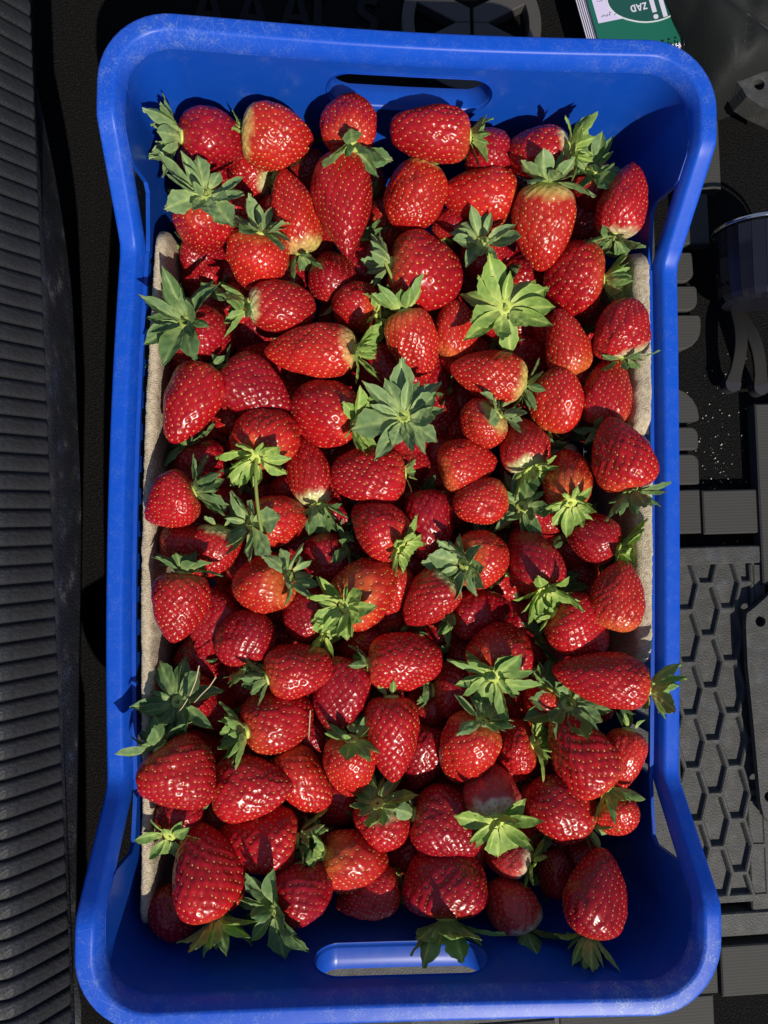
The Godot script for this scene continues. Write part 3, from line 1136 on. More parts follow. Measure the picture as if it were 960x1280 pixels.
# a body 1 wide (x and z), its cap at the origin and its tip down -y; its seeds in dimples
func make_body(kind: String, tone: String, variant: int) -> Array:
	var r := RandomNumberGenerator.new()
	r.seed = hash(kind + tone + str(variant))
	var f := FastNoiseLite.new()
	f.seed = r.randi() % 1000
	f.frequency = 1.0
	f.fractal_octaves = 2
	var pr := profile(kind)
	var cone: float = pr[0] + r.randf_range(-0.05, 0.07)
	var pb: float = pr[1]
	var pt: float = pr[2] + r.randf_range(-0.06, 0.06)
	var aspect: float = pr[3]
	var ph := [r.randf() * TAU, r.randf() * TAU, r.randf() * TAU]
	var lobe := [r.randf_range(0.02, 0.10), r.randf_range(0.01, 0.055), r.randf_range(0.0, 0.02)]
	var bend := r.randf_range(-0.16, 0.16)
	var bend2 := r.randf_range(-0.08, 0.08)
	var dent := r.randf_range(0.03, 0.07)
	var most := 0.0
	for k in 60:
		var u := PI * k / 59.0
		most = maxf(most, pow(sin(u), lerpf(pb, pt, (1 - cos(u)) / 2)) * (1 + cone * cos(u)))
	var NU := 156
	var NV := 84
	var rows := []
	var at := func(u: float, th: float) -> Vector3:
		var tt := (1.0 - cos(u)) / 2.0
		var rad: float = 0.5 * pow(maxf(sin(u), 0.0), lerpf(pb, pt, tt)) * (1.0 + cone * cos(u)) / most
		rad *= 1.0 + (lobe[0] * cos(2 * th + ph[0]) + lobe[1] * cos(3 * th + ph[1]) + lobe[2] * cos(5 * th + ph[2] + tt * 2.0)) * sin(u)
		var dir := Vector3(cos(th), 0, sin(th))
		rad *= 1.0 + 0.07 * f.get_noise_3dv(dir * 0.9 + Vector3(0, tt * 2.2, 0)) + 0.02 * f.get_noise_3dv(dir * 3.0 + Vector3(7, tt * 5.0, 0))
		var y := -tt * aspect - dent * exp(-pow(rad / 0.17, 2.0)) * (1.0 if tt < 0.5 else 0.0)
		return Vector3(dir.x * rad + bend * tt * tt, y, dir.z * rad + bend2 * tt * tt)
	var us := PackedFloat32Array()
	for i in NV:
		us.append(PI * pow(float(i) / (NV - 1), 0.97))
	for i in NV:
		var row := PackedVector3Array()
		for j in NU:
			row.append(at.call(us[i], TAU * j / NU))
		rows.append(row)
	# places of the seeds: one golden angle after another, evenly over the surface
	var cum := PackedFloat32Array([0.0])
	for i in range(1, NV):
		var a: Vector3 = rows[i][0]
		var b: Vector3 = rows[i - 1][0]
		var ra := Vector2(rows[i][0].x - rows[i][NU / 2].x, rows[i][0].z - rows[i][NU / 2].z).length() * 0.5
		var rb := Vector2(rows[i - 1][0].x - rows[i - 1][NU / 2].x, rows[i - 1][0].z - rows[i - 1][NU / 2].z).length() * 0.5
		cum.append(cum[i - 1] + PI * (ra + rb) * a.distance_to(b))
	var whole := cum[NV - 1]
	var count := int(whole / 0.0112 * r.randf_range(0.9, 1.12))
	var gap := sqrt(whole / count) * 1.05
	var sigma := gap * 0.30
	var deep := gap * r.randf_range(0.12, 0.20)
	var push := []
	var near := []
	for i in NV:
		var z := PackedFloat32Array()
		z.resize(NU)
		push.append(z)
		var w := PackedFloat32Array()
		w.resize(NU)
		near.append(w)
	var spots := []
	var theta := r.randf() * TAU
	for k in count:
		var want := whole * (0.035 + 0.962 * (k + 0.5) / count)
		theta = fmod(theta + 2.39996 + r.randf_range(-0.03, 0.03), TAU)
		var i := 1
		while i < NV - 1 and cum[i] < want:
			i += 1
		var fr := clampf((want - cum[i - 1]) / maxf(1e-6, cum[i] - cum[i - 1]), 0, 1)
		var u := lerpf(us[i - 1], us[i], fr)
		var p: Vector3 = at.call(u, theta)
		spots.append([u, theta, p])
		var ring_r := maxf(0.03, Vector2(p.x, p.z).length())
		var dj := int(ceil(minf(NU / 2.0 - 1.0, sigma * 2.2 / ring_r / TAU * NU)))
		var di := int(ceil(sigma * 2.2 / 0.018)) + 1
		var jc := int(round(theta / TAU * NU))
		for ii in range(maxi(0, i - di), mini(NV, i + di + 1)):
			for jj in range(jc - dj, jc + dj + 1):
				var j := posmod(jj, NU)
				var d2: float = (rows[ii][j] - p).length_squared() / (sigma * sigma)
				if d2 < 5.0:
					var g := exp(-d2)
					if g > near[ii][j]:
						near[ii][j] = g
	var c := tones(tone)
	var cols := []
	var moved := []
	var white_side := r.randf() * TAU
	for i in NV:
		var row := PackedVector3Array()
		var cr := PackedColorArray()
		for j in NU:
			var p: Vector3 = rows[i][j]
			var a: Vector3 = rows[mini(i + 1, NV - 1)][j] - rows[maxi(i - 1, 0)][j]
			var b: Vector3 = rows[i][(j + 1) % NU] - rows[i][(j - 1 + NU) % NU]
			var nn := a.cross(b).normalized()
			var axis := Vector3(0, p.y, 0)
			if nn.dot(p - axis) < 0.0 and i > 3 and i < NV - 4:
				nn = -nn
			if i <= 3:
				nn = Vector3(nn.x, absf(nn.y), nn.z)
			if i >= NV - 4:
				nn = Vector3(nn.x, -absf(nn.y), nn.z)
			var g: float = near[i][j]
			var fade := clampf(i / 6.0, 0, 1) * clampf((NV - 1 - i) / 4.0, 0, 1)
			row.append(p - nn * deep * g * fade)
			var tt := (1.0 - cos(us[i])) / 2.0
			var th := TAU * j / NU
			var ns := f.get_noise_3d(p.x * 4.0, p.y * 4.0, p.z * 4.0)
			var share: float = c[2] * (1.0 + 0.55 * cos(th - white_side) + 0.5 * ns)
			var k := 1.0 - smoothstep(share * 0.35, share * 1.3 + 0.02, tt)
			var col: Color = (c[0] as Color).lerp(c[4], smoothstep(0.3, 0.95, tt))
			col = col.lerp(c[1], k)
			col = col.lerp(Color(col.r * 1.12, col.g * 1.9, col.b * 1.05), 0.4 * maxf(0.0, cos(th - white_side - 0.6)) * (1.0 - 0.4 * tt))
			col = col * (1.0 - 0.10 * cos(th - white_side))
			col = col * (1.0 + 0.22 * ns + 0.10 * f.get_noise_3d(p.x * 14.0, p.y * 14.0 + 9.0, p.z * 14.0))
			# the flesh round a seed is a little paler
			var halo: float = g * (1.0 - g) * 4.0
			col = col.lerp(Color(col.r * 1.15, col.g * 1.6 + 0.004, col.b * 1.2), 0.3 * halo)
			col.a = 1.0
			cr.append(col)
		moved.append(row)
		cols.append(cr)
	var s := Shape.new()
	s.sheet(moved, true, false, false, cols)
	# turn the sheet's normals outwards
	var probe := int(NV / 2.0) * NU
	var centre := Vector3.ZERO
	for j in NU:
		centre += s.v[probe + j] / NU
	if s.n[probe].dot(s.v[probe] - centre) < 0.0:
		s = Shape.new()
		s.sheet(moved, true, false, true, cols)
	# seeds
	var q := Shape.new()
	for spot in spots:
		var u: float = spot[0]
		var p: Vector3 = spot[2]
		var e := 0.02
		var along: Vector3 = (at.call(minf(u + e, PI), spot[1]) - at.call(maxf(u - e, 0), spot[1])).normalized()
		var across: Vector3 = (at.call(u, spot[1] + e) - at.call(u, spot[1] - e)).normalized()
		var nn := along.cross(across).normalized()
		if nn.dot(p - Vector3(0, lerpf(p.y, -aspect * 0.45, 0.35), 0)) < 0.0:
			nn = -nn
		across = nn.cross(along).normalized()
		var o := p - nn * deep * 0.80
		var l := gap * 0.19 * r.randf_range(0.8, 1.15)
		var col: Color = c[3]
		col = col * r.randf_range(0.75, 1.25)
		if tone != "d" and r.randf() < 0.2:
			col = col.lerp(Color(0.35, 0.05, 0.02), 0.6)
		col.a = 1.0
		var pts := [[0, 1.0, 0], [1, 0, 0], [0, -1.15, 0], [-1, 0, 0]]
		var first := q.v.size()
		for pp in pts:
			q.vert(o + across * pp[0] * l * 0.62 + along * pp[1] * l, (across * pp[0] + along * pp[1] + nn * 0.5).normalized(), Vector2.ZERO, col)
		q.vert(o + nn * l * 0.55, nn, Vector2.ZERO, col)
		for k in 4:
			q.tri(first + k, first + (k + 1) % 4, first + 4)
	return [s.mesh(), q.mesh(), aspect]


func leaf_colours(tone: String) -> Array:   # blade, vein, back
	match tone:
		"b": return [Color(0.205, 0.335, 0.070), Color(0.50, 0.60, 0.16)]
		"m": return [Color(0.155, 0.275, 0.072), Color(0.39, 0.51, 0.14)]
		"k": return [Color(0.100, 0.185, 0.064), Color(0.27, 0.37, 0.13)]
		_: return [Color(0.175, 0.275, 0.110), Color(0.39, 0.50, 0.18)]


# a sepal 1 long along +x, its face up; toothed ones have a notched end
func make_sepal(tone: String, variant: int) -> Mesh:
	var r := RandomNumberGenerator.new()
	r.seed = 900 + variant
	var f := FastNoiseLite.new()
	f.seed = variant
	f.frequency = 1.0
	var toothed := variant % 4 == 1 or variant % 4 == 3
	var wide := [0.19, 0.225, 0.16, 0.245, 0.225, 0.175, 0.145, 0.22][variant] as float
	var curl := [-0.2, 0.15, 0.32, -0.1, 0.4, -0.42, 0.12, 0.5][variant] as float
	var cup := [0.5, 0.25, 0.6, 0.15, 0.45, -0.2, 0.5, 0.35][variant] as float
	var peak := [1.05, 1.2, 1.0, 1.3, 1.35, 1.0, 0.95, 1.25][variant] as float
	var twist := r.randf_range(-0.5, 0.5)
	var c := leaf_colours(tone)
	var NA := 18
	var NB := 8
	var rows := []
	var cols := []
	for i in NA + 1:
		var a := float(i) / NA
		var w: float = wide * (0.34 * (1.0 - a) + pow(maxf(0.0, sin(PI * pow(a, peak))), 0.75)) if a < 1.0 else wide * 0.14
		var reach := 0.0
		var row := PackedVector3Array()
		var cr := PackedColorArray()
		for j in NB + 1:
			var b := float(j) / NB * 2.0 - 1.0
			var ww := w
			if toothed and a > 0.55:
				ww *= 1.0 + 0.20 * absf(sin((a - 0.55) * PI * 5.0)) * absf(b)
			if toothed and i == NA:
				ww = wide * 0.34
			var x := a * (1.0 - 0.05 * b * b)
			if toothed:
				x -= 0.06 * absf(sin(b * PI * 1.5)) * smoothstep(0.75, 1.0, a)
			var z := b * ww
			var y := curl * a * a + cup * ww * b * b + 0.04 * f.get_noise_2d(a * 3.0, b * 1.2) + twist * a * b * ww
			y -= 0.030 * (1.0 - minf(1.0, absf(b) * 2.6)) * (1.0 - a * 0.7)
			y += 0.014 * sin(absf(b) * 9.0 - a * 26.0) * absf(b) * (1.0 - absf(b) * 0.6)
			row.append(Vector3(x, y, z))
			var vein := 1.0 - minf(1.0, absf(b) * 4.5)
			var rib := maxf(0.0, cos(absf(b) * 9.0 - a * 26.0) - 0.7) * 0.9
			var col: Color = (c[0] as Color).lerp(c[1], clampf(vein * 0.75 + rib * 0.6 + 0.9 * (1.0 - smoothstep(0.0, 0.5, a)), 0, 1))
			col = col * (1.0 + 0.25 * f.get_noise_2d(a * 5.0 + 30.0, b * 3.0))
			if absf(b) > 0.9:
				col = col.lerp(c[1], 0.3)
			if variant == 3 or variant == 6:
				col = col.lerp(Color(0.16, 0.10, 0.04), smoothstep(0.88, 1.0, a) * 0.6)
			col.a = 1.0
			cr.append(col)
		rows.append(row)
		cols.append(cr)
	var s := Shape.new()
	s.sheet(rows, false, false, false, cols)
	return s.mesh()


func cap_mesh(tone: String) -> Mesh:   # the receptacle under the sepals, 1 = its radius
	if not cap_meshes.has(tone):
		var s := Shape.new()
		var c := leaf_colours(tone)
		var pale: Color = (c[1] as Color).lerp(Color(0.56, 0.66, 0.13), 0.75)
		var rows := []
		var cols := []
		for q in [[0.9, -0.6], [1.0, -0.15], [0.9, 0.0], [0.72, 0.09], [0.56, 0.06], [0.46, 0.12], [0.34, 0.13], [0.24, 0.03], [0.0, 0.0]]:
			var row := PackedVector3Array()
			var cr := PackedColorArray()
			for k in 20:
				var a := TAU * k / 20.0
				var w := 1.0 + 0.06 * sin(a * 5.0) + 0.03 * sin(a * 9.0)
				row.append(Vector3(cos(a) * q[0] * w, q[1] + 0.05 * sin(a * 10.0) * q[0], sin(a) * q[0] * w))
				var col: Color = pale.lerp(Color(0.2, 0.26, 0.06), 0.5 if q[0] < 0.3 else 0.0) * (1.0 + 0.15 * sin(a * 10.0))
				col.a = 1.0
				cr.append(col)
			rows.append(row)
			cols.append(cr)
		s.sheet(rows, true, false, false, cols)
		cap_meshes[tone] = s.mesh()
	return cap_meshes[tone]


var berry_count := 0


func berry(label: String, base: Vector3, axis: Vector3, width: float, long: float, kind: String, tone: String, count: int, reach: float, lift: float, leaf: String, stem: float, towards := Vector3.ZERO) -> void:
	berry_count += 1
	var below := label.begins_with("dark low strawberry")
	var r := RandomNumberGenerator.new()
	r.seed = 1000 + berry_count * 17
	var which := berry_count % (3 if tone in ["r", "o", "d"] else 2)
	var key := kind + tone + str(which)
	if not bodies.has(key):
		bodies[key] = make_body(kind, tone, which)
	var made: Array = bodies[key]
	var t := thing("strawberry", label, "strawberry", "strawberries heaped in the blue crate" if not below else "strawberries of the lower layer")
	t.position = base
	var up := axis.normalized()
	var side := up.cross(Vector3(0.31, 0.2, 0.93)).normalized()
	t.basis = Basis(side, up, side.cross(up)) * Basis(Vector3.UP, r.randf() * TAU)
	var body := part("body", made[0], M.flesh, t)
	body.scale = Vector3(width, long / made[2], width)
	var seeds := part("seeds", made[1], M.seed, body)
	seeds.set_meta("kind", "stuff")
	if count == 0:
		return
	var cap := part("calyx", cap_mesh(leaf), M.stalk, t)
	var cr := 0.0054 if reach < 0.028 else 0.0076
	cap.scale = Vector3.ONE * cr
	var first := r.randf() * TAU
	var all := count + (4 if count > 6 else 0)
	for k in all:
		var v := r.randi() % 8
		var sk := leaf + str(v)
		if not sepals.has(sk):
			sepals[sk] = make_sepal(leaf, v)
		var o := part("sepal", sepals[sk], M.leaf, cap)
		var ang := first + TAU * (k + r.randf_range(-0.32, 0.32)) / all
		var l: float = reach * r.randf_range(0.78, 1.12) * 0.95 * [1.0, 0.84, 0.94, 0.66][k % 4]
		var up_by: float = deg_to_rad(lift + r.randf_range(-14, 16) + [0.0, 9.0, -4.0, 20.0][k % 4])
		var b := Basis(Vector3.UP, ang) * Basis(Vector3.BACK, up_by) * Basis(Vector3.RIGHT, r.randf_range(-0.35, 0.35))
		var inner := 0.0050
		o.transform = Transform3D(b.scaled_local(Vector3(l, l, l * r.randf_range(0.85, 1.15)) / cr), Basis(Vector3.UP, ang) * Vector3(inner, 0.0002 + 0.0005 * (k % 4), 0) / cr)
	if stem > 0.0:
		var s := Shape.new()
		var path := PackedVector3Array()
		var lean := Vector3(r.randf_range(-0.35, 0.35), 0, r.randf_range(-0.35, 0.35))
		for k in 9:
			var a := k / 8.0
			if towards == Vector3.ZERO:
				path.append((Vector3(0, a * stem, 0) + lean * stem * a * a) / cr - Vector3(0, 0.1, 0))
			else:
				var way := t.basis.inverse() * towards.normalized()
				path.append((Vector3(0, stem * (a - 0.55 * a * a) * 0.8, 0) + way * stem * (0.35 * a + 0.65 * a * a)) / cr - Vector3(0, 0.1, 0))
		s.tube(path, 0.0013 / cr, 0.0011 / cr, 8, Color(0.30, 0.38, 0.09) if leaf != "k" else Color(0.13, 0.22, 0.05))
		part("stem", s.mesh(), M.stalk, cap)


func build_strawberries() -> void:
	berry("dark strawberry with raised grey-green cap in the crate's far left corner", Vector3(-0.1585, 0.1539, -0.2590), Vector3(-0.891, 0.423, 0.164), 0.0437, 0.0467, "r", "d", 11, 0.0258, 30, "g", 0.0030)
	berry("pale-shouldered strawberry lying tip right in the far row, second from left", Vector3(-0.1164, 0.1480, -0.2662), Vector3(-0.995, 0.000, -0.103), 0.0434, 0.0501, "c", "y", 8, 0.0122, 33, "m", 0.0000)
	berry("strawberry below the far handle with one dark leaf standing across it", Vector3(-0.0395, 0.1694, -0.2479), Vector3(0.139, 0.342, 0.929), 0.0390, 0.0433, "r", "r", 7, 0.0270, 40, "k", 0.0040)
	berry("long pear-shaped strawberry pointing towards the viewer, tip yellow, beside the far handle", Vector3(-0.0466, 0.1470, -0.2540), Vector3(-0.048, -0.105, -0.993), 0.0442, 0.0774, "p", "r", 6, 0.0166, -10, "g", 0.0000)
	berry("slender orange strawberry with yellow shoulder left of the long pear-shaped one", Vector3(-0.0743, 0.1309, -0.1884), Vector3(0.170, -0.208, 0.963), 0.0364, 0.0589, "l", "y", 7, 0.0205, 38, "k", 0.0000)
	berry("strawberry hidden behind a wide grey-green rosette near the far left corner", Vector3(-0.1373, 0.1675, -0.2127), Vector3(0.198, 0.883, -0.425), 0.0424, 0.0488, "c", "r", 12, 0.0290, 8, "g", 0.0030)
	berry("strawberry under a drooping grey star-shaped cap, below the rosette in the far left", Vector3(-0.1013, 0.1528, -0.1959), Vector3(0.192, 0.669, -0.718), 0.0432, 0.0472, "c", "o", 11, 0.0250, 12, "g", 0.0030)
	berry("dim strawberry with white spot sunk behind the slender orange one", Vector3(-0.0983, 0.1129, -0.2498), Vector3(0.921, 0.174, 0.348), 0.0394, 0.0335, "r", "w", 8, 0.0203, 28, "k", 0.0000)
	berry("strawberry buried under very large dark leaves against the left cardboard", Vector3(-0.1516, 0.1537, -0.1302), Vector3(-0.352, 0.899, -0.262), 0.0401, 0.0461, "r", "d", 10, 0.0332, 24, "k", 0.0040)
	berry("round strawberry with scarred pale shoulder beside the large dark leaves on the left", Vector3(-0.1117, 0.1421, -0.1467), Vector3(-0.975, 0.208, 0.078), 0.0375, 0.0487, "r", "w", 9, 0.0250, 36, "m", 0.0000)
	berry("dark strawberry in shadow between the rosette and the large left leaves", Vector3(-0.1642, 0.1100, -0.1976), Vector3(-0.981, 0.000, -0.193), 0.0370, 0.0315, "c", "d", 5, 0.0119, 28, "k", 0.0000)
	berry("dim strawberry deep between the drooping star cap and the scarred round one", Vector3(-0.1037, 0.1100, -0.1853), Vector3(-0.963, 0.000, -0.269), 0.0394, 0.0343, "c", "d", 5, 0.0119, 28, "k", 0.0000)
	berry("dim strawberry with upright green stalk below the tip of the long pear-shaped one", Vector3(-0.0464, 0.1188, -0.1587), Vector3(0.259, 0.087, 0.962), 0.0401, 0.0410, "c", "d", 7, 0.0177, 38, "k", 0.0180)
	berry("small red strawberry with jagged light sepals left of the crate's centre line, upper third", Vector3(-0.0189, 0.1364, -0.1463), Vector3(0.852, 0.407, 0.329), 0.0381, 0.0364, "r", "r", 8, 0.0196, 10, "b", 0.0000)
	berry("blunt glossy strawberry directly below the right half of the far handle", Vector3(0.0431, 0.1615, -0.2646), Vector3(0.996, 0.087, -0.006), 0.0392, 0.0564, "b", "r", 9, 0.0196, 38, "m", 0.0000)
	berry("pale orange blunt strawberry with yellowish lower end, right of the long pear-shaped one", Vector3(0.0130, 0.1368, -0.2536), Vector3(0.242, -0.087, -0.966), 0.0441, 0.0510, "b", "y", 7, 0.0170, 28, "m", 0.0000)
	berry("orange-red strawberry pointing left, tucked behind the stalked one at upper right", Vector3(0.0804, 0.1370, -0.2308), Vector3(0.981, 0.000, 0.195), 0.0432, 0.0554, "c", "o", 6, 0.0114, 18, "k", 0.0000)
	berry("strawberry with pale green stalk and drooping grey sepals, yellow-shouldered, upper right", Vector3(0.0979, 0.1581, -0.2350), Vector3(0.007, 0.375, -0.927), 0.0446, 0.0592, "c", "y", 10, 0.0290, 14, "g", 0.0140, Vector3(-0.45, 0.3, -0.8))
	berry("strawberry with bright yellow-green cap near the far right corner", Vector3(0.1143, 0.1613, -0.2598), Vector3(0.866, 0.500, -0.013), 0.0377, 0.0451, "r", "w", 12, 0.0222, 25, "b", 0.0030)
	berry("strawberry covered by a dark spreading cap in the far right corner", Vector3(0.1341, 0.1476, -0.2516), Vector3(-0.382, 0.906, -0.181), 0.0358, 0.0411, "r", "d", 10, 0.0254, 15, "k", 0.0030)
	berry("strawberry standing tip up against the right wall, dark leaves under it", Vector3(0.1482, 0.1533, -0.2006), Vector3(-0.220, -0.139, 0.966), 0.0350, 0.0532, "c", "w", 9, 0.0219, 18, "k", 0.0030)
	berry("dim strawberry sunk between the stalked one and the right wall one", Vector3(0.1442, 0.1100, -0.2534), Vector3(0.405, 0.000, -0.914), 0.0370, 0.0419, "c", "d", 5, 0.0119, 28, "k", 0.0000)
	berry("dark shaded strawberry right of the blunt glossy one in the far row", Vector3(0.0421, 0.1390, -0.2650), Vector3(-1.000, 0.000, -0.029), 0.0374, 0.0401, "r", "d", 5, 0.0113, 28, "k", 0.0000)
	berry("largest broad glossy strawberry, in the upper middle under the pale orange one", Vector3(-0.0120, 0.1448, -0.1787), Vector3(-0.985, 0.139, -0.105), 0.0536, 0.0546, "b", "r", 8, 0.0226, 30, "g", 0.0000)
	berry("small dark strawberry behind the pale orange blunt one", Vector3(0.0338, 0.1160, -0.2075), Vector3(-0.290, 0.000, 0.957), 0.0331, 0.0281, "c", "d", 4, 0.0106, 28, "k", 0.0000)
	berry("strawberry seen as a dim grey leaf cap above the brightest face-on rosette", Vector3(0.0554, 0.1425, -0.1980), Vector3(-0.216, 0.951, -0.221), 0.0338, 0.0388, "r", "d", 10, 0.0245, 10, "g", 0.0030)
	berry("strawberry with long bent yellow stalk, pointing down below the broad glossy one", Vector3(-0.0014, 0.1492, -0.1448), Vector3(-0.276, 0.242, -0.930), 0.0348, 0.0514, "c", "o", 9, 0.0258, 26, "m", 0.0260, Vector3(-0.5, 0.1, -1))
	berry("small smooth round orange-red strawberry left of the brightest face-on rosette", Vector3(0.0366, 0.1275, -0.1155), Vector3(-0.090, -0.259, 0.962), 0.0309, 0.0423, "r", "o", 0, 0.0000, 18, "m", 0.0000)
	berry("strawberry under the brightest face-on rosette with wide toothed leaves, upper right of centre", Vector3(0.0687, 0.1566, -0.1456), Vector3(-0.023, 0.998, 0.066), 0.0341, 0.0392, "r", "w", 9, 0.0341, 6, "b", 0.0040)
	berry("broad red strawberry with curled leaves at its right, beside the right cardboard", Vector3(0.1465, 0.1391, -0.1740), Vector3(0.956, 0.276, 0.104), 0.0515, 0.0441, "b", "r", 9, 0.0263, 38, "m", 0.0000)
	berry("strawberry with yellow-green lower shoulder pressed against the right cardboard", Vector3(0.1563, 0.1482, -0.1149), Vector3(0.244, -0.139, 0.960), 0.0409, 0.0406, "b", "w", 8, 0.0188, 18, "k", 0.0000)
	berry("pinkish orange strawberry pointing up, below the broad red one on the right", Vector3(0.1265, 0.1347, -0.1042), Vector3(0.406, -0.174, 0.897), 0.0340, 0.0497, "c", "o", 0, 0.0000, 18, "m", 0.0000)
	berry("long strawberry pointing left with yellow speckled shoulder, right of centre", Vector3(0.0876, 0.1391, -0.0958), Vector3(0.970, -0.070, 0.235), 0.0383, 0.0558, "l", "y", 7, 0.0192, 18, "k", 0.0000)
	berry("round dull-tipped strawberry with seeds packed on its top, right of centre", Vector3(0.1118, 0.1223, -0.0668), Vector3(-0.048, -0.616, 0.787), 0.0375, 0.0477, "r", "o", 6, 0.0136, 18, "m", 0.0000)
	berry("red cone strawberry pointing up beside the joint in the right cardboard", Vector3(0.1463, 0.1342, -0.0674), Vector3(-0.055, -0.105, 0.993), 0.0375, 0.0540, "c", "r", 7, 0.0250, 18, "k", 0.0000)
	berry("big bright strawberry pointing up at the right edge with leaves over the rim", Vector3(0.1567, 0.1629, -0.0182), Vector3(0.219, 0.070, 0.973), 0.0444, 0.0543, "c", "r", 10, 0.0249, 22, "k", 0.0030)
	berry("pale orange strawberry with small grey cap, just right of the centre rosette", Vector3(0.0674, 0.1462, -0.0747), Vector3(0.648, 0.559, -0.517), 0.0386, 0.0328, "r", "y", 9, 0.0205, 12, "g", 0.0020)
	berry("glossy orange-red strawberry pointing right from beneath the centre rosette", Vector3(0.0264, 0.1350, -0.0329), Vector3(-0.973, 0.000, 0.229), 0.0376, 0.0437, "c", "o", 0, 0.0000, 18, "m", 0.0000)
	berry("strawberry under the wide grey-green rosette in the middle of the crate", Vector3(-0.0016, 0.1598, -0.0664), Vector3(-0.143, 0.970, -0.195), 0.0374, 0.0430, "r", "d", 12, 0.0340, 4, "g", 0.0040)
	berry("strawberry with pale green shoulder and upturned bright sepals, right of centre", Vector3(0.0919, 0.1441, -0.0340), Vector3(0.253, 0.407, 0.878), 0.0354, 0.0449, "c", "w", 11, 0.0194, 20, "b", 0.0030)
	berry("pale unripe strawberry sunk between two bright-capped ones on the right", Vector3(0.1160, 0.1147, -0.0546), Vector3(-0.390, 0.342, -0.855), 0.0323, 0.0274, "r", "p", 5, 0.0119, 10, "k", 0.0000)
	berry("strawberry with small bright star cap at its lower end, right side middle", Vector3(0.1162, 0.1549, -0.0101), Vector3(-0.073, 0.643, 0.763), 0.0364, 0.0558, "c", "o", 11, 0.0193, 14, "b", 0.0030)
	berry("dark red strawberry with bright sepals reaching the right cardboard", Vector3(0.1561, 0.1403, 0.0228), Vector3(0.837, 0.342, 0.428), 0.0389, 0.0427, "c", "d", 10, 0.0263, 20, "b", 0.0030)
	berry("smooth plain orange-red strawberry without visible cap at the crate's middle", Vector3(0.0751, 0.1373, -0.0161), Vector3(0.966, -0.087, -0.243), 0.0328, 0.0401, "r", "o", 0, 0.0000, 18, "m", 0.0000)
	berry("dark round strawberry without cap, just below the centre", Vector3(0.0177, 0.1225, -0.0194), Vector3(-0.109, -0.174, -0.979), 0.0394, 0.0523, "r", "d", 0, 0.0000, 18, "k", 0.0000)
	berry("strawberry with bright sepals at its lower right, just left of centre", Vector3(-0.0024, 0.1521, 0.0225), Vector3(0.688, 0.469, 0.553), 0.0417, 0.0473, "c", "r", 9, 0.0214, 12, "b", 0.0000)
	berry("dark strawberry under a big shaded leaf, right of the smooth capless one", Vector3(0.0868, 0.1347, -0.0072), Vector3(-0.525, 0.848, -0.071), 0.0342, 0.0393, "r", "d", 9, 0.0271, 10, "k", 0.0020)
	berry("smooth dark red strawberry with bright upturned crown at its lower end", Vector3(0.0987, 0.1532, 0.0509), Vector3(0.174, 0.559, 0.811), 0.0409, 0.0581, "c", "d", 11, 0.0250, 22, "b", 0.0040)
	berry("orange-red strawberry with grey-green crown on its left, below the centre", Vector3(0.0420, 0.1515, 0.0342), Vector3(-0.744, 0.643, 0.184), 0.0420, 0.0452, "c", "o", 11, 0.0250, 14, "g", 0.0030)
	berry("pink-shouldered strawberry pointing lower left beneath the grey-green crown", Vector3(0.0339, 0.1406, 0.0427), Vector3(0.633, 0.070, -0.771), 0.0385, 0.0464, "c", "w", 5, 0.0113, 18, "g", 0.0000)
	berry("orange strawberry pointing up alone against the right cardboard, lower half", Vector3(0.1468, 0.1467, 0.0788), Vector3(-0.256, -0.174, 0.951), 0.0365, 0.0497, "c", "o", 0, 0.0000, 18, "m", 0.0000)
	berry("shiny strawberry pointing lower right below the upturned bright crown", Vector3(0.1074, 0.1418, 0.0676), Vector3(-0.878, 0.035, -0.478), 0.0417, 0.0485, "c", "r", 7, 0.0147, 18, "b", 0.0000)
	berry("long strawberry pointing left with its cap hanging over the right rim", Vector3(0.1686, 0.1659, 0.1168), Vector3(0.962, 0.208, 0.175), 0.0381, 0.0662, "l", "r", 9, 0.0239, 26, "m", 0.0040)
	berry("strawberry with full grey-green crown facing up, right of the lower centre", Vector3(0.0621, 0.1567, 0.1100), Vector3(-0.369, 0.788, 0.493), 0.0479, 0.0551, "c", "r", 12, 0.0297, 8, "m", 0.0030)
	berry("small orange strawberry with side cap below the full grey-green crown", Vector3(0.1087, 0.1301, 0.1223), Vector3(0.395, 0.342, -0.853), 0.0267, 0.0299, "c", "o", 7, 0.0174, 10, "m", 0.0000)
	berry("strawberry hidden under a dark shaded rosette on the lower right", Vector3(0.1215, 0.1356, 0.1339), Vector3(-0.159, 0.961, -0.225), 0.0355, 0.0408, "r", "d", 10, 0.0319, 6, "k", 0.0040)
	berry("large strawberry pointing upper left with green stalk hanging, lower right", Vector3(0.1455, 0.1467, 0.1915), Vector3(0.585, 0.242, 0.774), 0.0475, 0.0637, "c", "r", 9, 0.0238, 32, "m", 0.0220, Vector3(0.15, 0, 1))
	berry("orange-red strawberry squeezed behind the large stalked one at lower right", Vector3(0.1654, 0.1370, 0.1516), Vector3(0.208, -0.087, -0.974), 0.0294, 0.0452, "l", "o", 4, 0.0158, 38, "m", 0.0000)
	berry("small orange strawberry half hidden in the lower right against the wall", Vector3(0.1439, 0.1370, 0.2018), Vector3(-0.819, 0.000, -0.574), 0.0330, 0.0300, "r", "o", 0, 0.0000, 18, "m", 0.0000)
	berry("strawberry with pale green spiky cap at its right, below the lower crown", Vector3(0.0970, 0.1330, 0.1617), Vector3(0.838, 0.438, -0.325), 0.0384, 0.0366, "c", "r", 9, 0.0221, 18, "b", 0.0000)
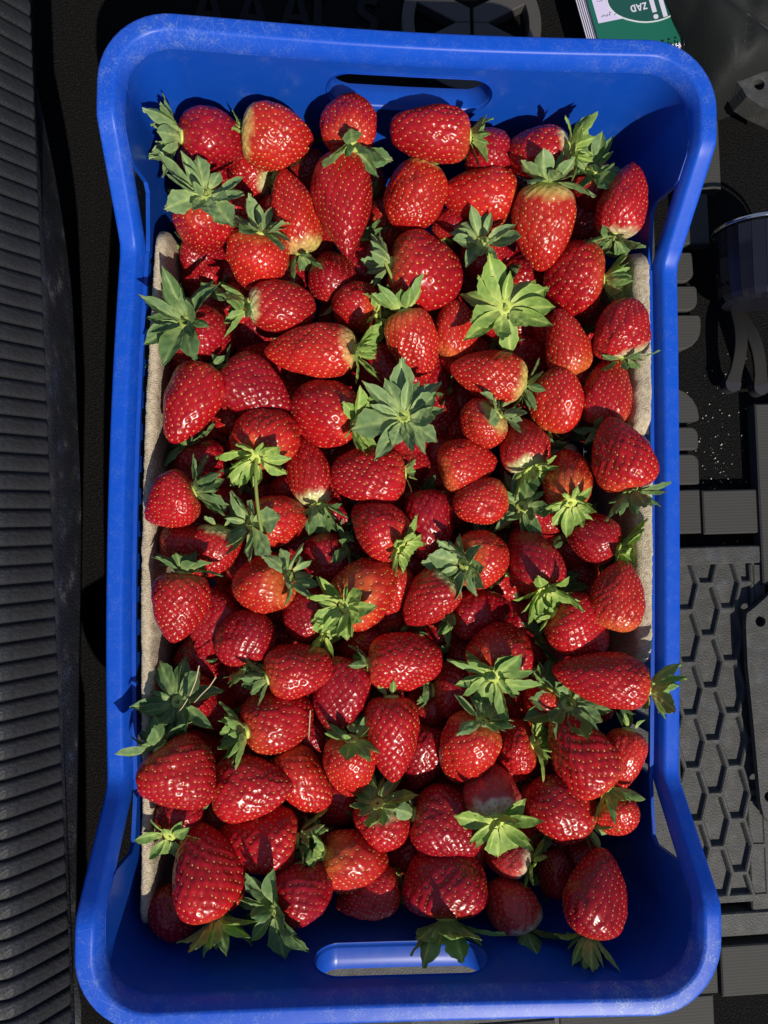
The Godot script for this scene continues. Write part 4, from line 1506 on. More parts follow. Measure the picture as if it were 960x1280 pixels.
	berry("orange strawberry pointing lower left with dark cap above, lower centre", Vector3(0.0560, 0.1524, 0.1415), Vector3(0.359, 0.407, -0.840), 0.0406, 0.0561, "c", "o", 9, 0.0226, 14, "g", 0.0000)
	berry("dim red strawberry behind the tall red cone in the lower centre", Vector3(0.0254, 0.1150, 0.1529), Vector3(0.289, 0.000, -0.957), 0.0367, 0.0497, "c", "d", 0, 0.0000, 18, "m", 0.0000)
	berry("tall red cone strawberry pointing down, lower centre", Vector3(-0.0066, 0.1399, 0.1264), Vector3(0.008, -0.105, -0.994), 0.0404, 0.0593, "c", "r", 6, 0.0180, 22, "m", 0.0000)
	berry("wide red strawberry with dark sepals on its left, middle of the lower half", Vector3(-0.0240, 0.1370, 0.1052), Vector3(-0.999, 0.000, 0.042), 0.0420, 0.0535, "b", "r", 7, 0.0170, 28, "k", 0.0000)
	berry("dim strawberry between the wide red one and the full lower crown", Vector3(0.0245, 0.1163, 0.1277), Vector3(-0.997, 0.070, 0.031), 0.0438, 0.0372, "r", "d", 8, 0.0201, 28, "k", 0.0000)
	berry("dark strawberry with yellow-green cap at left, under the pink-shouldered one", Vector3(0.0369, 0.1271, 0.0740), Vector3(-0.956, 0.242, 0.167), 0.0375, 0.0504, "c", "d", 8, 0.0187, 26, "m", 0.0000)
	berry("glossy red strawberry against the left cardboard below the large dark leaves", Vector3(-0.1371, 0.1438, -0.1023), Vector3(0.360, -0.105, -0.927), 0.0412, 0.0605, "c", "r", 5, 0.0145, 18, "k", 0.0000)
	berry("dark red cone strawberry pointing lower right, next to the glossy left one", Vector3(-0.1277, 0.1351, -0.1017), Vector3(-0.835, -0.070, -0.546), 0.0443, 0.0544, "c", "d", 6, 0.0148, 18, "k", 0.0000)
	berry("long orange strawberry pointing left with bright sepals on its right end", Vector3(-0.0339, 0.1491, -0.1140), Vector3(0.967, 0.242, 0.075), 0.0383, 0.0671, "l", "y", 9, 0.0226, 30, "b", 0.0000)
	berry("dark strawberry in shade right of the long orange one", Vector3(-0.0310, 0.1160, -0.1192), Vector3(-0.754, 0.000, -0.657), 0.0426, 0.0400, "r", "d", 4, 0.0154, 38, "k", 0.0000)
	berry("round red strawberry with light spiky cap at lower right, left of centre", Vector3(-0.0339, 0.1496, -0.0644), Vector3(0.808, 0.469, 0.355), 0.0455, 0.0537, "r", "r", 10, 0.0239, 18, "b", 0.0000)
	berry("strawberry with bright star cap and long straight stalk, left of centre", Vector3(-0.1016, 0.1557, -0.0370), Vector3(-0.162, 0.616, 0.771), 0.0451, 0.0478, "r", "o", 11, 0.0226, 14, "b", 0.0400, Vector3(0.2, 0.1, 1))
	berry("dark strawberry under a drooping cap, beneath the glossy left one", Vector3(-0.1515, 0.1204, -0.0513), Vector3(-0.372, 0.208, -0.905), 0.0389, 0.0331, "r", "d", 9, 0.0224, -5, "k", 0.0000)
	berry("red strawberry leaning over the left cardboard with a dark cap at right", Vector3(-0.1417, 0.1600, -0.0149), Vector3(0.914, 0.000, -0.405), 0.0380, 0.0382, "c", "r", 9, 0.0272, 34, "k", 0.0030)
	berry("narrow red strawberry with dark cap on its right side, left of centre", Vector3(-0.0606, 0.1359, -0.0067), Vector3(0.224, 0.309, 0.924), 0.0336, 0.0575, "c", "w", 10, 0.0232, 36, "k", 0.0000)
	berry("broad red strawberry just left of the centre rosette's long leaf", Vector3(0.0019, 0.1370, -0.0312), Vector3(0.995, 0.000, -0.102), 0.0420, 0.0533, "b", "r", 5, 0.0136, 18, "m", 0.0000)
	berry("white-shouldered red strawberry pointing down, left side middle", Vector3(-0.1284, 0.1395, 0.0087), Vector3(0.195, 0.139, -0.971), 0.0352, 0.0364, "c", "w", 4, 0.0136, 18, "g", 0.0000)
	berry("orange strawberry behind a grey-green crown where the long stalk ends", Vector3(-0.1055, 0.1525, 0.0076), Vector3(-0.737, 0.669, 0.094), 0.0398, 0.0462, "c", "o", 12, 0.0261, 10, "g", 0.0030)
	berry("dim pale-ended strawberry by the left cardboard under the leaning one", Vector3(-0.1493, 0.1395, 0.0345), Vector3(0.255, 0.174, 0.951), 0.0341, 0.0290, "r", "w", 6, 0.0148, 28, "m", 0.0000)
	berry("dark strawberry with dark leaf at right, below the narrow dark-capped one", Vector3(-0.0388, 0.1275, 0.0243), Vector3(0.848, 0.375, -0.376), 0.0375, 0.0348, "r", "d", 7, 0.0211, 14, "k", 0.0000)
	berry("dim strawberry in the gap left of the bright-sepalled one near centre", Vector3(-0.0390, 0.1100, -0.0047), Vector3(0.806, 0.000, -0.593), 0.0311, 0.0264, "c", "d", 0, 0.0000, 18, "k", 0.0000)
	berry("dim strawberry beneath the long straight stalk", Vector3(-0.0904, 0.1100, -0.0289), Vector3(-0.617, 0.000, -0.787), 0.0347, 0.0295, "r", "d", 0, 0.0000, 18, "k", 0.0000)
	berry("round orange-red strawberry with grey star cap at its upper right, left half", Vector3(-0.0784, 0.1509, 0.0434), Vector3(0.813, 0.530, -0.242), 0.0430, 0.0448, "r", "o", 10, 0.0215, 16, "g", 0.0030)
	berry("dark-capped red strawberry pointing down along the left cardboard", Vector3(-0.1483, 0.1602, 0.0403), Vector3(0.091, -0.035, -0.995), 0.0390, 0.0468, "c", "r", 8, 0.0217, 28, "k", 0.0000)
	berry("dim strawberry between the dark-capped left one and its right neighbour", Vector3(-0.1232, 0.1210, 0.0575), Vector3(0.459, 0.000, -0.889), 0.0386, 0.0478, "c", "d", 0, 0.0000, 18, "k", 0.0000)
	berry("dark red strawberry with yellow-green cap below, left of lower centre", Vector3(-0.1052, 0.1384, 0.1061), Vector3(0.244, 0.174, 0.954), 0.0422, 0.0392, "r", "d", 8, 0.0205, 26, "m", 0.0000)
	berry("strawberry with yellowish underside lying on top, cap left, left of lower centre", Vector3(-0.0939, 0.1479, 0.1129), Vector3(-0.937, 0.208, 0.282), 0.0393, 0.0469, "b", "r", 7, 0.0202, 36, "k", 0.0000)
	berry("orange strawberry with bright open star cap, left of the lower centre", Vector3(-0.0410, 0.1574, 0.0629), Vector3(-0.597, 0.743, 0.303), 0.0477, 0.0549, "r", "o", 11, 0.0239, 10, "b", 0.0030)
	berry("orange-red strawberry tucked right of the bright open star cap", Vector3(-0.0039, 0.1232, 0.0350), Vector3(0.131, -0.087, -0.987), 0.0325, 0.0411, "c", "o", 0, 0.0000, 18, "k", 0.0000)
	berry("red strawberry with bright lower sepals, left of the open star cap", Vector3(-0.0531, 0.1362, 0.0823), Vector3(0.678, 0.469, 0.565), 0.0394, 0.0392, "r", "d", 9, 0.0232, 12, "b", 0.0000)
	berry("dark red plump strawberry without cap, left of the wide red one", Vector3(-0.0358, 0.1294, 0.1014), Vector3(0.251, -0.139, -0.958), 0.0389, 0.0516, "r", "d", 0, 0.0000, 18, "k", 0.0000)
	berry("red strawberry with spread green leaves on its left, lower left", Vector3(-0.1079, 0.1471, 0.1488), Vector3(-0.862, 0.469, 0.190), 0.0456, 0.0515, "r", "r", 10, 0.0240, 22, "m", 0.0030)
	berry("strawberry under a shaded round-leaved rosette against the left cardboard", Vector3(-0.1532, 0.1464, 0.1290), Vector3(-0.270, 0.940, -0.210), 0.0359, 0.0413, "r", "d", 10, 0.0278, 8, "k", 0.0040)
	berry("big glossy strawberry in the lower left with a leaf over the cardboard", Vector3(-0.1617, 0.1600, 0.1548), Vector3(-0.584, 0.000, -0.812), 0.0467, 0.0505, "c", "r", 7, 0.0217, 24, "k", 0.0000)
	berry("glossy strawberry pointing right, second in the lower left", Vector3(-0.1294, 0.1400, 0.1886), Vector3(-0.999, -0.035, -0.030), 0.0462, 0.0558, "c", "r", 8, 0.0147, 24, "k", 0.0000)
	berry("orange-red strawberry behind the glossy right-pointing one, lower left", Vector3(-0.0823, 0.1292, 0.1656), Vector3(-0.512, -0.070, -0.856), 0.0368, 0.0518, "r", "o", 0, 0.0000, 18, "m", 0.0000)
	berry("small orange strawberry pointing down under a green cap, left of the tall cone", Vector3(-0.0346, 0.1472, 0.1543), Vector3(0.033, 0.407, -0.913), 0.0364, 0.0504, "c", "o", 9, 0.0216, 12, "m", 0.0000)
	berry("dim strawberry in the gap above the small orange pointing-down one", Vector3(-0.0656, 0.1100, 0.1711), Vector3(-0.344, 0.000, 0.939), 0.0323, 0.0279, "c", "d", 0, 0.0000, 18, "k", 0.0000)
	berry("red cone strawberry pointing left with green cap at right, near row left", Vector3(-0.0700, 0.1380, 0.2268), Vector3(0.999, 0.035, 0.033), 0.0455, 0.0589, "c", "r", 8, 0.0216, 32, "m", 0.0000)
	berry("big shiny strawberry pointing up in the near left corner, yellow lower shoulder", Vector3(-0.1216, 0.1573, 0.2675), Vector3(0.329, 0.139, 0.934), 0.0474, 0.0611, "c", "r", 11, 0.0275, 38, "m", 0.0000)
	berry("dark shaded strawberry below the big shiny near left one", Vector3(-0.1440, 0.1313, 0.2899), Vector3(0.560, -0.087, 0.824), 0.0366, 0.0381, "r", "d", 0, 0.0000, 18, "k", 0.0000)
	berry("dark strawberry with large drooping leaves in the near row left of the handle", Vector3(-0.0847, 0.1642, 0.2611), Vector3(-0.742, 0.616, 0.266), 0.0422, 0.0492, "r", "d", 11, 0.0333, 10, "k", 0.0030)
	berry("orange-red rounded strawberry with spreading leaves at left, near row", Vector3(-0.0543, 0.1391, 0.2352), Vector3(-0.879, 0.242, -0.412), 0.0435, 0.0502, "r", "o", 9, 0.0252, 42, "m", 0.0000)
	berry("low red strawberry lying above the near handle's left end", Vector3(0.0011, 0.1340, 0.2612), Vector3(0.985, 0.000, -0.170), 0.0343, 0.0467, "c", "r", 0, 0.0000, 18, "k", 0.0000)
	berry("strawberry with pale green shoulder under broad leaves, near row centre", Vector3(-0.0158, 0.1421, 0.2004), Vector3(-0.172, 0.530, -0.830), 0.0414, 0.0419, "r", "w", 10, 0.0241, 8, "m", 0.0000)
	berry("strawberry showing mostly a pale green leaf by the near left cardboard", Vector3(-0.1557, 0.1507, 0.2174), Vector3(-0.235, 0.819, 0.523), 0.0354, 0.0407, "r", "d", 8, 0.0206, 6, "m", 0.0000)
	berry("dark glossy strawberry left of the near face-on rosette", Vector3(0.0092, 0.1330, 0.2117), Vector3(-0.964, 0.000, -0.267), 0.0469, 0.0530, "b", "d", 6, 0.0195, 28, "g", 0.0000)
	berry("whitish strawberry under the bright face-on rosette of the near row", Vector3(0.0647, 0.1575, 0.2088), Vector3(-0.010, 0.848, 0.530), 0.0420, 0.0483, "r", "p", 9, 0.0284, 6, "b", 0.0040)
	berry("small pale unripe strawberry just below the near bright rosette", Vector3(0.0944, 0.1291, 0.2492), Vector3(0.913, 0.139, 0.384), 0.0313, 0.0308, "r", "p", 8, 0.0174, -4, "b", 0.0000)
	berry("bumpy red strawberry with yellowish end right of the near bright rosette", Vector3(0.1370, 0.1341, 0.2205), Vector3(0.838, -0.035, 0.544), 0.0456, 0.0508, "r", "r", 8, 0.0171, 26, "m", 0.0000)
	berry("small dark smooth strawberry in the near row's shade, right of the pale one", Vector3(0.1181, 0.1190, 0.2785), Vector3(0.035, 0.000, 0.999), 0.0270, 0.0370, "r", "d", 0, 0.0000, 18, "k", 0.0000)
	berry("large shaded strawberry pointing up in the near right corner", Vector3(0.1268, 0.1639, 0.2821), Vector3(-0.218, 0.105, 0.970), 0.0434, 0.0559, "c", "d", 10, 0.0217, 42, "m", 0.0000)
	berry("white-ended shaded strawberry beside the near handle's right end", Vector3(0.0888, 0.1386, 0.2909), Vector3(0.342, 0.139, 0.929), 0.0387, 0.0374, "r", "p", 9, 0.0296, 32, "k", 0.0000)
	berry("very wide shaded strawberry with fringed leaves hanging over the near handle", Vector3(0.0324, 0.1482, 0.2779), Vector3(-0.041, 0.407, 0.913), 0.0590, 0.0501, "b", "d", 13, 0.0340, 34, "m", 0.0030)
	berry("dim strawberry in shade behind the large near right one", Vector3(0.1504, 0.1140, 0.2544), Vector3(0.942, 0.000, 0.335), 0.0308, 0.0262, "r", "d", 0, 0.0000, 18, "k", 0.0000)
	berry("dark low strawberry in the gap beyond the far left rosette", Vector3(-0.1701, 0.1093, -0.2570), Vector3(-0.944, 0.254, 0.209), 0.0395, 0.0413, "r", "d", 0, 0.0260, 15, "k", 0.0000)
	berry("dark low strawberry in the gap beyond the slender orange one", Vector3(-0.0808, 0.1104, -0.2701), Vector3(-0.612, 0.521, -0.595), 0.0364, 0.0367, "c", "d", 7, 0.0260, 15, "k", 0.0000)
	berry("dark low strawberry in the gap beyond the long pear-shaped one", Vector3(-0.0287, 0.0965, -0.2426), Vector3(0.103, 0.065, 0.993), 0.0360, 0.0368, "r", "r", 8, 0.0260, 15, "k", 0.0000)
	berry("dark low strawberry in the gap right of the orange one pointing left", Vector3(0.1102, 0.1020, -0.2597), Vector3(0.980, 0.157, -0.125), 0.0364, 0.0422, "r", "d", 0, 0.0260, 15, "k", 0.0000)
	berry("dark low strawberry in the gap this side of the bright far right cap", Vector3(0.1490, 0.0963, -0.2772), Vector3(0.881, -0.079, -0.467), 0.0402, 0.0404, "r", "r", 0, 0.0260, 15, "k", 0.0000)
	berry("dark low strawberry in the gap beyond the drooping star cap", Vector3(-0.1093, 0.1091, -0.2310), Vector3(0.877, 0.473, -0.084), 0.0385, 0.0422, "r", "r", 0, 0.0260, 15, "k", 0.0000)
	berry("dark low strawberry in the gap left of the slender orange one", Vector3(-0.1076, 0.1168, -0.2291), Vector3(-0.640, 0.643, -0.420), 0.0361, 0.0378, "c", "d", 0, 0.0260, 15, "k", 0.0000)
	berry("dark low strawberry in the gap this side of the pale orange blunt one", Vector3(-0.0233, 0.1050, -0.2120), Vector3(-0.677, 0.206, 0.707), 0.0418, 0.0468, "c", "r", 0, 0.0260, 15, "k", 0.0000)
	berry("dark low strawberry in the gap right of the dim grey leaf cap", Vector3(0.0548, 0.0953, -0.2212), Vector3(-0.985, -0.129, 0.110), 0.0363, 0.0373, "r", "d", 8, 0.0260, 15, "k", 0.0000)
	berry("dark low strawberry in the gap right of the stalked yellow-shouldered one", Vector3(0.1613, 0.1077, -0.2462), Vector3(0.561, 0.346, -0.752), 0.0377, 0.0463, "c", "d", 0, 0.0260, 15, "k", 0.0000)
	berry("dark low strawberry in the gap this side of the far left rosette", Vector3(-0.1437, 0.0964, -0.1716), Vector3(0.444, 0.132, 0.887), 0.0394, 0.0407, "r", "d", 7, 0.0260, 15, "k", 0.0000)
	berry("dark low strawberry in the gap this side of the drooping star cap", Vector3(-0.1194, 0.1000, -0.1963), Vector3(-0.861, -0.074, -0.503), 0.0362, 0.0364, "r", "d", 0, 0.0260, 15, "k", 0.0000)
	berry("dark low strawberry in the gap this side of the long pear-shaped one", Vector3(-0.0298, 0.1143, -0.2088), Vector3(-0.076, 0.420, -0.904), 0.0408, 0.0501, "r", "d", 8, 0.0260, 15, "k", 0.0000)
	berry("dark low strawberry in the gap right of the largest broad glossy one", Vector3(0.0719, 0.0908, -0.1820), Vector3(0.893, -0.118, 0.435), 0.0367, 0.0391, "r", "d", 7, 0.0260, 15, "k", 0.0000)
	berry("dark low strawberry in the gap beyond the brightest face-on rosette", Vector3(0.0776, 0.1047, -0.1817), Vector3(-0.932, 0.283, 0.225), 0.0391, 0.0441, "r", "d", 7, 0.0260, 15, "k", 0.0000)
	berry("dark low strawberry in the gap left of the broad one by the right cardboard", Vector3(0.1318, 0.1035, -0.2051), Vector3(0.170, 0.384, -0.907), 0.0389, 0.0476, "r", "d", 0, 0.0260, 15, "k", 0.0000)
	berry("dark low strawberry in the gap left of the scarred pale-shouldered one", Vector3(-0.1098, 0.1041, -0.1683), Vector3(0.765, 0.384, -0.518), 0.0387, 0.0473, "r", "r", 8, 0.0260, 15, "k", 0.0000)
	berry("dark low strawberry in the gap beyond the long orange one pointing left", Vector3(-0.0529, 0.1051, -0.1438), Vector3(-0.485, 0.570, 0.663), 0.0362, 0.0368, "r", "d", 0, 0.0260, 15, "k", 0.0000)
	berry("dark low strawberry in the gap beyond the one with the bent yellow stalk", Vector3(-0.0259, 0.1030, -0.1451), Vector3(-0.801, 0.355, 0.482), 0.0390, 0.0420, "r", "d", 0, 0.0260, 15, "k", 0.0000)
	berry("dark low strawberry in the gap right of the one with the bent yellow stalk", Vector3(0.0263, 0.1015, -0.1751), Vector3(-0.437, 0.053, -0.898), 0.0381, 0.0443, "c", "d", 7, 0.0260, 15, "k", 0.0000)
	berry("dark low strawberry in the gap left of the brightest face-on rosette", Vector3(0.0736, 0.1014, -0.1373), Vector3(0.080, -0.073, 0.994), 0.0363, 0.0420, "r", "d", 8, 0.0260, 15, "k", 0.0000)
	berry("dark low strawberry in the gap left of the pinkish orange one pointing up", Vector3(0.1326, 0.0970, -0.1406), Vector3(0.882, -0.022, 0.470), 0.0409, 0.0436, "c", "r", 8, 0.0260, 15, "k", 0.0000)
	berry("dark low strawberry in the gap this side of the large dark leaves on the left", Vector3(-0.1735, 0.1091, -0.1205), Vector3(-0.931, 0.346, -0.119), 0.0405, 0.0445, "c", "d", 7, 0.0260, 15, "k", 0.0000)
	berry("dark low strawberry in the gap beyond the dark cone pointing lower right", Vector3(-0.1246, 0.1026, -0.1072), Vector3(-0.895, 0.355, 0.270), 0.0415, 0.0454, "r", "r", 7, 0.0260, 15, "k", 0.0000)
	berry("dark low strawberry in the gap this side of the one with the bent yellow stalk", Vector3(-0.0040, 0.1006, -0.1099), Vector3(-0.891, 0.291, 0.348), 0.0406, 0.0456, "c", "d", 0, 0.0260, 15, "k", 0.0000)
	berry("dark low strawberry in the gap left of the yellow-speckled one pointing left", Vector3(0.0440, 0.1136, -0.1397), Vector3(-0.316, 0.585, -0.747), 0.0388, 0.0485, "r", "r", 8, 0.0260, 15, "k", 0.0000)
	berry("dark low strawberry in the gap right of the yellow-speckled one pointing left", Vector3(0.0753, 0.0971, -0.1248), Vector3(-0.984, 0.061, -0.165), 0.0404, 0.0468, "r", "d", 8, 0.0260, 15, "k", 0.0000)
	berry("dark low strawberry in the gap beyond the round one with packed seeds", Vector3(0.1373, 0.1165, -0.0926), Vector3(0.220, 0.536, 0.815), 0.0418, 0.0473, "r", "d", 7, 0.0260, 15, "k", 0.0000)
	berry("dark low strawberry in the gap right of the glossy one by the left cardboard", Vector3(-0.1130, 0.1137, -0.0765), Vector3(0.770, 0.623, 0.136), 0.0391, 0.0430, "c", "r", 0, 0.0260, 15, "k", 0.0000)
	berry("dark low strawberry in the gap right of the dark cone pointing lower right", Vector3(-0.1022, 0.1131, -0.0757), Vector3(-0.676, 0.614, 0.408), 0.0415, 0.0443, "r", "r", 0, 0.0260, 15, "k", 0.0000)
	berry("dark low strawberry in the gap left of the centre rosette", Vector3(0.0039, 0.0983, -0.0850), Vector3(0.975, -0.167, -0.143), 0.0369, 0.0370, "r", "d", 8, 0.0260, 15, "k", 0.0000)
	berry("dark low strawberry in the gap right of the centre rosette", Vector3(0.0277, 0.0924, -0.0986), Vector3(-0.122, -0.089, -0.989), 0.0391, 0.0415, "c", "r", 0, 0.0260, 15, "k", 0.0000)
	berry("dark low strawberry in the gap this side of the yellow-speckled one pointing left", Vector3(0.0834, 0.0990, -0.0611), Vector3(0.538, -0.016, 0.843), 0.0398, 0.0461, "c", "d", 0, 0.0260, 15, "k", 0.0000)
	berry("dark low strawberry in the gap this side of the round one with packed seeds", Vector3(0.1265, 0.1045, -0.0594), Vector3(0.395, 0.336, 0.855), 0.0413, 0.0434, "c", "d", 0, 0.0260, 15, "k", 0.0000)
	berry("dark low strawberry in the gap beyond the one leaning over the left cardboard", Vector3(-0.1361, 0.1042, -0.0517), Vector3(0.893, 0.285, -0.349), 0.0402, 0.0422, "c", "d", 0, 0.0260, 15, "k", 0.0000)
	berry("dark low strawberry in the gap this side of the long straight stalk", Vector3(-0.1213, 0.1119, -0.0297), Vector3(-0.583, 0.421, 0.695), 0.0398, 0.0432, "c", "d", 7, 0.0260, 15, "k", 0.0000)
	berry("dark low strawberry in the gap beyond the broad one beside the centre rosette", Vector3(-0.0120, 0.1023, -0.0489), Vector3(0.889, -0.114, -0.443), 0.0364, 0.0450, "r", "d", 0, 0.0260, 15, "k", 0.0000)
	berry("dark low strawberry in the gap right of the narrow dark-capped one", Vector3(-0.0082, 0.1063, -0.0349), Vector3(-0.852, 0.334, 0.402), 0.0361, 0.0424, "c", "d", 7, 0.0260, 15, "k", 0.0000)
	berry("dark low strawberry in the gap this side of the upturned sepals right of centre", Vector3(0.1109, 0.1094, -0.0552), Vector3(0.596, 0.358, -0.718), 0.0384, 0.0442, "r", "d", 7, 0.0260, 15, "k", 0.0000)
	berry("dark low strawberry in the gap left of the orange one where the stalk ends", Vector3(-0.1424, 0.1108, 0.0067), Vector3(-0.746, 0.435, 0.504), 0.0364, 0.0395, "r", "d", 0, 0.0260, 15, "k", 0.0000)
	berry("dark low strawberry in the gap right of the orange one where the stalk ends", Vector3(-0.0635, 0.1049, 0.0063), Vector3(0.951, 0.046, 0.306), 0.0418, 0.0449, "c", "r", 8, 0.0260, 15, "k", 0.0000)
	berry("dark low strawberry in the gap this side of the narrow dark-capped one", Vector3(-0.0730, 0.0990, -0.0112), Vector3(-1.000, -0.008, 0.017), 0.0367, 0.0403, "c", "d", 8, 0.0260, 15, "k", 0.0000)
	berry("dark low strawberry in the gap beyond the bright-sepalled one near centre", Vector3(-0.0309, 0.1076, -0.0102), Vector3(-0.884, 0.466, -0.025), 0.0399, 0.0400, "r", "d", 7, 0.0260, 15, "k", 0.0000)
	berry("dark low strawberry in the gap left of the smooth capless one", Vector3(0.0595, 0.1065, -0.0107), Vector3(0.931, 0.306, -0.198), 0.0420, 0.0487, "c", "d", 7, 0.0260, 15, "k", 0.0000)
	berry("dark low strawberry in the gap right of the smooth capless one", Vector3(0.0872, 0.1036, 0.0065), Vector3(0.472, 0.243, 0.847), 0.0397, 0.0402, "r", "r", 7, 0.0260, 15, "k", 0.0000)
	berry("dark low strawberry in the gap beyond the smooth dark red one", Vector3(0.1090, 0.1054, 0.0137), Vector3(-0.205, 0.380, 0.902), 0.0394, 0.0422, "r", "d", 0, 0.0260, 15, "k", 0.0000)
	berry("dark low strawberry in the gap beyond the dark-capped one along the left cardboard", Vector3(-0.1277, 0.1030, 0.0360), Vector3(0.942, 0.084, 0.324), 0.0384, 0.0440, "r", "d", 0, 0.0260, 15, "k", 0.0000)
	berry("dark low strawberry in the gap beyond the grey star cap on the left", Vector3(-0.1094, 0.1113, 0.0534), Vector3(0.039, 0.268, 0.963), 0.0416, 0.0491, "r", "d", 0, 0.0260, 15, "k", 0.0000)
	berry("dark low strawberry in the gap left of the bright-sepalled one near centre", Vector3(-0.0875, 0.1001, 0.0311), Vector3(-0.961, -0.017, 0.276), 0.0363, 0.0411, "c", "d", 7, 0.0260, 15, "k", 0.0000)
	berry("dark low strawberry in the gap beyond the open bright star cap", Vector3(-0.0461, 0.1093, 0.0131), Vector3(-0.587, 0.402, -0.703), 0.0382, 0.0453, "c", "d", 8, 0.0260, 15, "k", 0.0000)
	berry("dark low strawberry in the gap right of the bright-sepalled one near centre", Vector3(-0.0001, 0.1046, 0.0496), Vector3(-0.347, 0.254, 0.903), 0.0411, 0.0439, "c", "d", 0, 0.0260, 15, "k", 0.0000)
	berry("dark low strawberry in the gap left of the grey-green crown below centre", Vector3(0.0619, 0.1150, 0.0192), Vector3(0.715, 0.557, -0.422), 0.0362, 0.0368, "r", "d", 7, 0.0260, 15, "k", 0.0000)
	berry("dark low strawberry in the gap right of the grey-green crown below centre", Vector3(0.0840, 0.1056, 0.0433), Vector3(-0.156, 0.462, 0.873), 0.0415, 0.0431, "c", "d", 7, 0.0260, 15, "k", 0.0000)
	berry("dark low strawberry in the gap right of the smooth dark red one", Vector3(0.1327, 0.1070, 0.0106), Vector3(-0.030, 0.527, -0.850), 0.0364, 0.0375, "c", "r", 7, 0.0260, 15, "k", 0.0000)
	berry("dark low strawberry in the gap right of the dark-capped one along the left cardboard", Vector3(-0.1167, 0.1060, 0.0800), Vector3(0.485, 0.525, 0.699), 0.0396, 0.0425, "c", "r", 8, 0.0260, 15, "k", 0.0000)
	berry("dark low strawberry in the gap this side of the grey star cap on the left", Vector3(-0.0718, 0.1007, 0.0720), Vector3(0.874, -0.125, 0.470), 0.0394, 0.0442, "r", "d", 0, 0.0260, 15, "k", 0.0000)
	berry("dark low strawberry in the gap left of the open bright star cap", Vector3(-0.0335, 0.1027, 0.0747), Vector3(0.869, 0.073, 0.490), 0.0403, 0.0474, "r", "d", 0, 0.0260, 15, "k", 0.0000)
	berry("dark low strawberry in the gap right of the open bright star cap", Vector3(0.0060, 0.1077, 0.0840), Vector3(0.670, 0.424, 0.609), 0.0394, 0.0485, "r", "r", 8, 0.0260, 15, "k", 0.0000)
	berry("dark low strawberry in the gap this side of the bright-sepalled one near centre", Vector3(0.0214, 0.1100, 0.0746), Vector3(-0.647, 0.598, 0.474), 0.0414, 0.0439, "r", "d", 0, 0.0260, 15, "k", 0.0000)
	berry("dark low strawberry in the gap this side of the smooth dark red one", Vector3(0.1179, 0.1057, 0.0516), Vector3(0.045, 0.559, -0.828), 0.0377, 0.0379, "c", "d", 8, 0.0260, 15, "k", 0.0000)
	berry("dark low strawberry in the gap this side of the dark-capped one along the left cardboard", Vector3(-0.1525, 0.1058, 0.1204), Vector3(-0.326, 0.287, 0.901), 0.0380, 0.0406, "c", "d", 0, 0.0260, 15, "k", 0.0000)
	berry("dark low strawberry in the gap beyond the spread green leaves", Vector3(-0.1063, 0.0982, 0.0845), Vector3(0.395, 0.179, -0.901), 0.0403, 0.0452, "r", "r", 7, 0.0260, 15, "k", 0.0000)
	berry("dark low strawberry in the gap left of the wide red one in the lower half", Vector3(-0.0076, 0.1043, 0.0957), Vector3(0.989, 0.114, -0.092), 0.0360, 0.0394, "c", "r", 8, 0.0260, 15, "k", 0.0000)
	berry("dark low strawberry in the gap left of the full lower crown", Vector3(0.0656, 0.0972, 0.1269), Vector3(0.495, -0.016, 0.869), 0.0385, 0.0414, "c", "r", 7, 0.0260, 15, "k", 0.0000)
	berry("dark low strawberry in the gap right of the full lower crown", Vector3(0.1102, 0.1067, 0.0926), Vector3(0.711, 0.582, -0.395), 0.0405, 0.0407, "r", "d", 7, 0.0260, 15, "k", 0.0000)
	berry("dark low strawberry in the gap left of the shiny one pointing lower right", Vector3(0.1305, 0.1046, 0.1180), Vector3(0.083, 0.431, 0.899), 0.0396, 0.0418, "c", "d", 7, 0.0260, 15, "k", 0.0000)
	berry("dark low strawberry in the gap right of the shaded round-leaved rosette", Vector3(-0.1509, 0.1073, 0.1373), Vector3(-0.821, 0.510, -0.255), 0.0389, 0.0414, "r", "d", 8, 0.0260, 15, "k", 0.0000)
	berry("dark low strawberry in the gap right of the plump capless dark red one", Vector3(-0.0090, 0.1063, 0.1213), Vector3(0.260, 0.428, -0.866), 0.0396, 0.0412, "c", "d", 0, 0.0260, 15, "k", 0.0000)
	berry("dark low strawberry in the gap right of the tall red cone", Vector3(0.0184, 0.1128, 0.1315), Vector3(-0.502, 0.639, -0.582), 0.0376, 0.0426, "c", "d", 0, 0.0260, 15, "k", 0.0000)
	berry("dark low strawberry in the gap beyond the orange one pointing lower left", Vector3(0.0844, 0.0974, 0.1606), Vector3(0.687, 0.116, 0.717), 0.0397, 0.0449, "r", "r", 0, 0.0260, 15, "k", 0.0000)
	berry("dark low strawberry in the gap left of the shaded rosette on the right", Vector3(0.1117, 0.1148, 0.1600), Vector3(-0.288, 0.489, 0.824), 0.0385, 0.0473, "c", "r", 0, 0.0260, 15, "k", 0.0000)
	berry("dark low strawberry in the gap right of the shaded rosette on the right", Vector3(0.1634, 0.1118, 0.1330), Vector3(0.741, 0.619, -0.261), 0.0379, 0.0417, "r", "r", 8, 0.0260, 15, "k", 0.0000)
	berry("dark low strawberry in the gap beyond the big glossy lower left one", Vector3(-0.1287, 0.1050, 0.1890), Vector3(0.778, 0.154, 0.609), 0.0388, 0.0481, "c", "r", 0, 0.0260, 15, "k", 0.0000)
	berry("dark low strawberry in the gap beyond the glossy one pointing right", Vector3(-0.1117, 0.0963, 0.2022), Vector3(-0.268, -0.098, 0.959), 0.0406, 0.0493, "c", "d", 7, 0.0260, 15, "k", 0.0000)
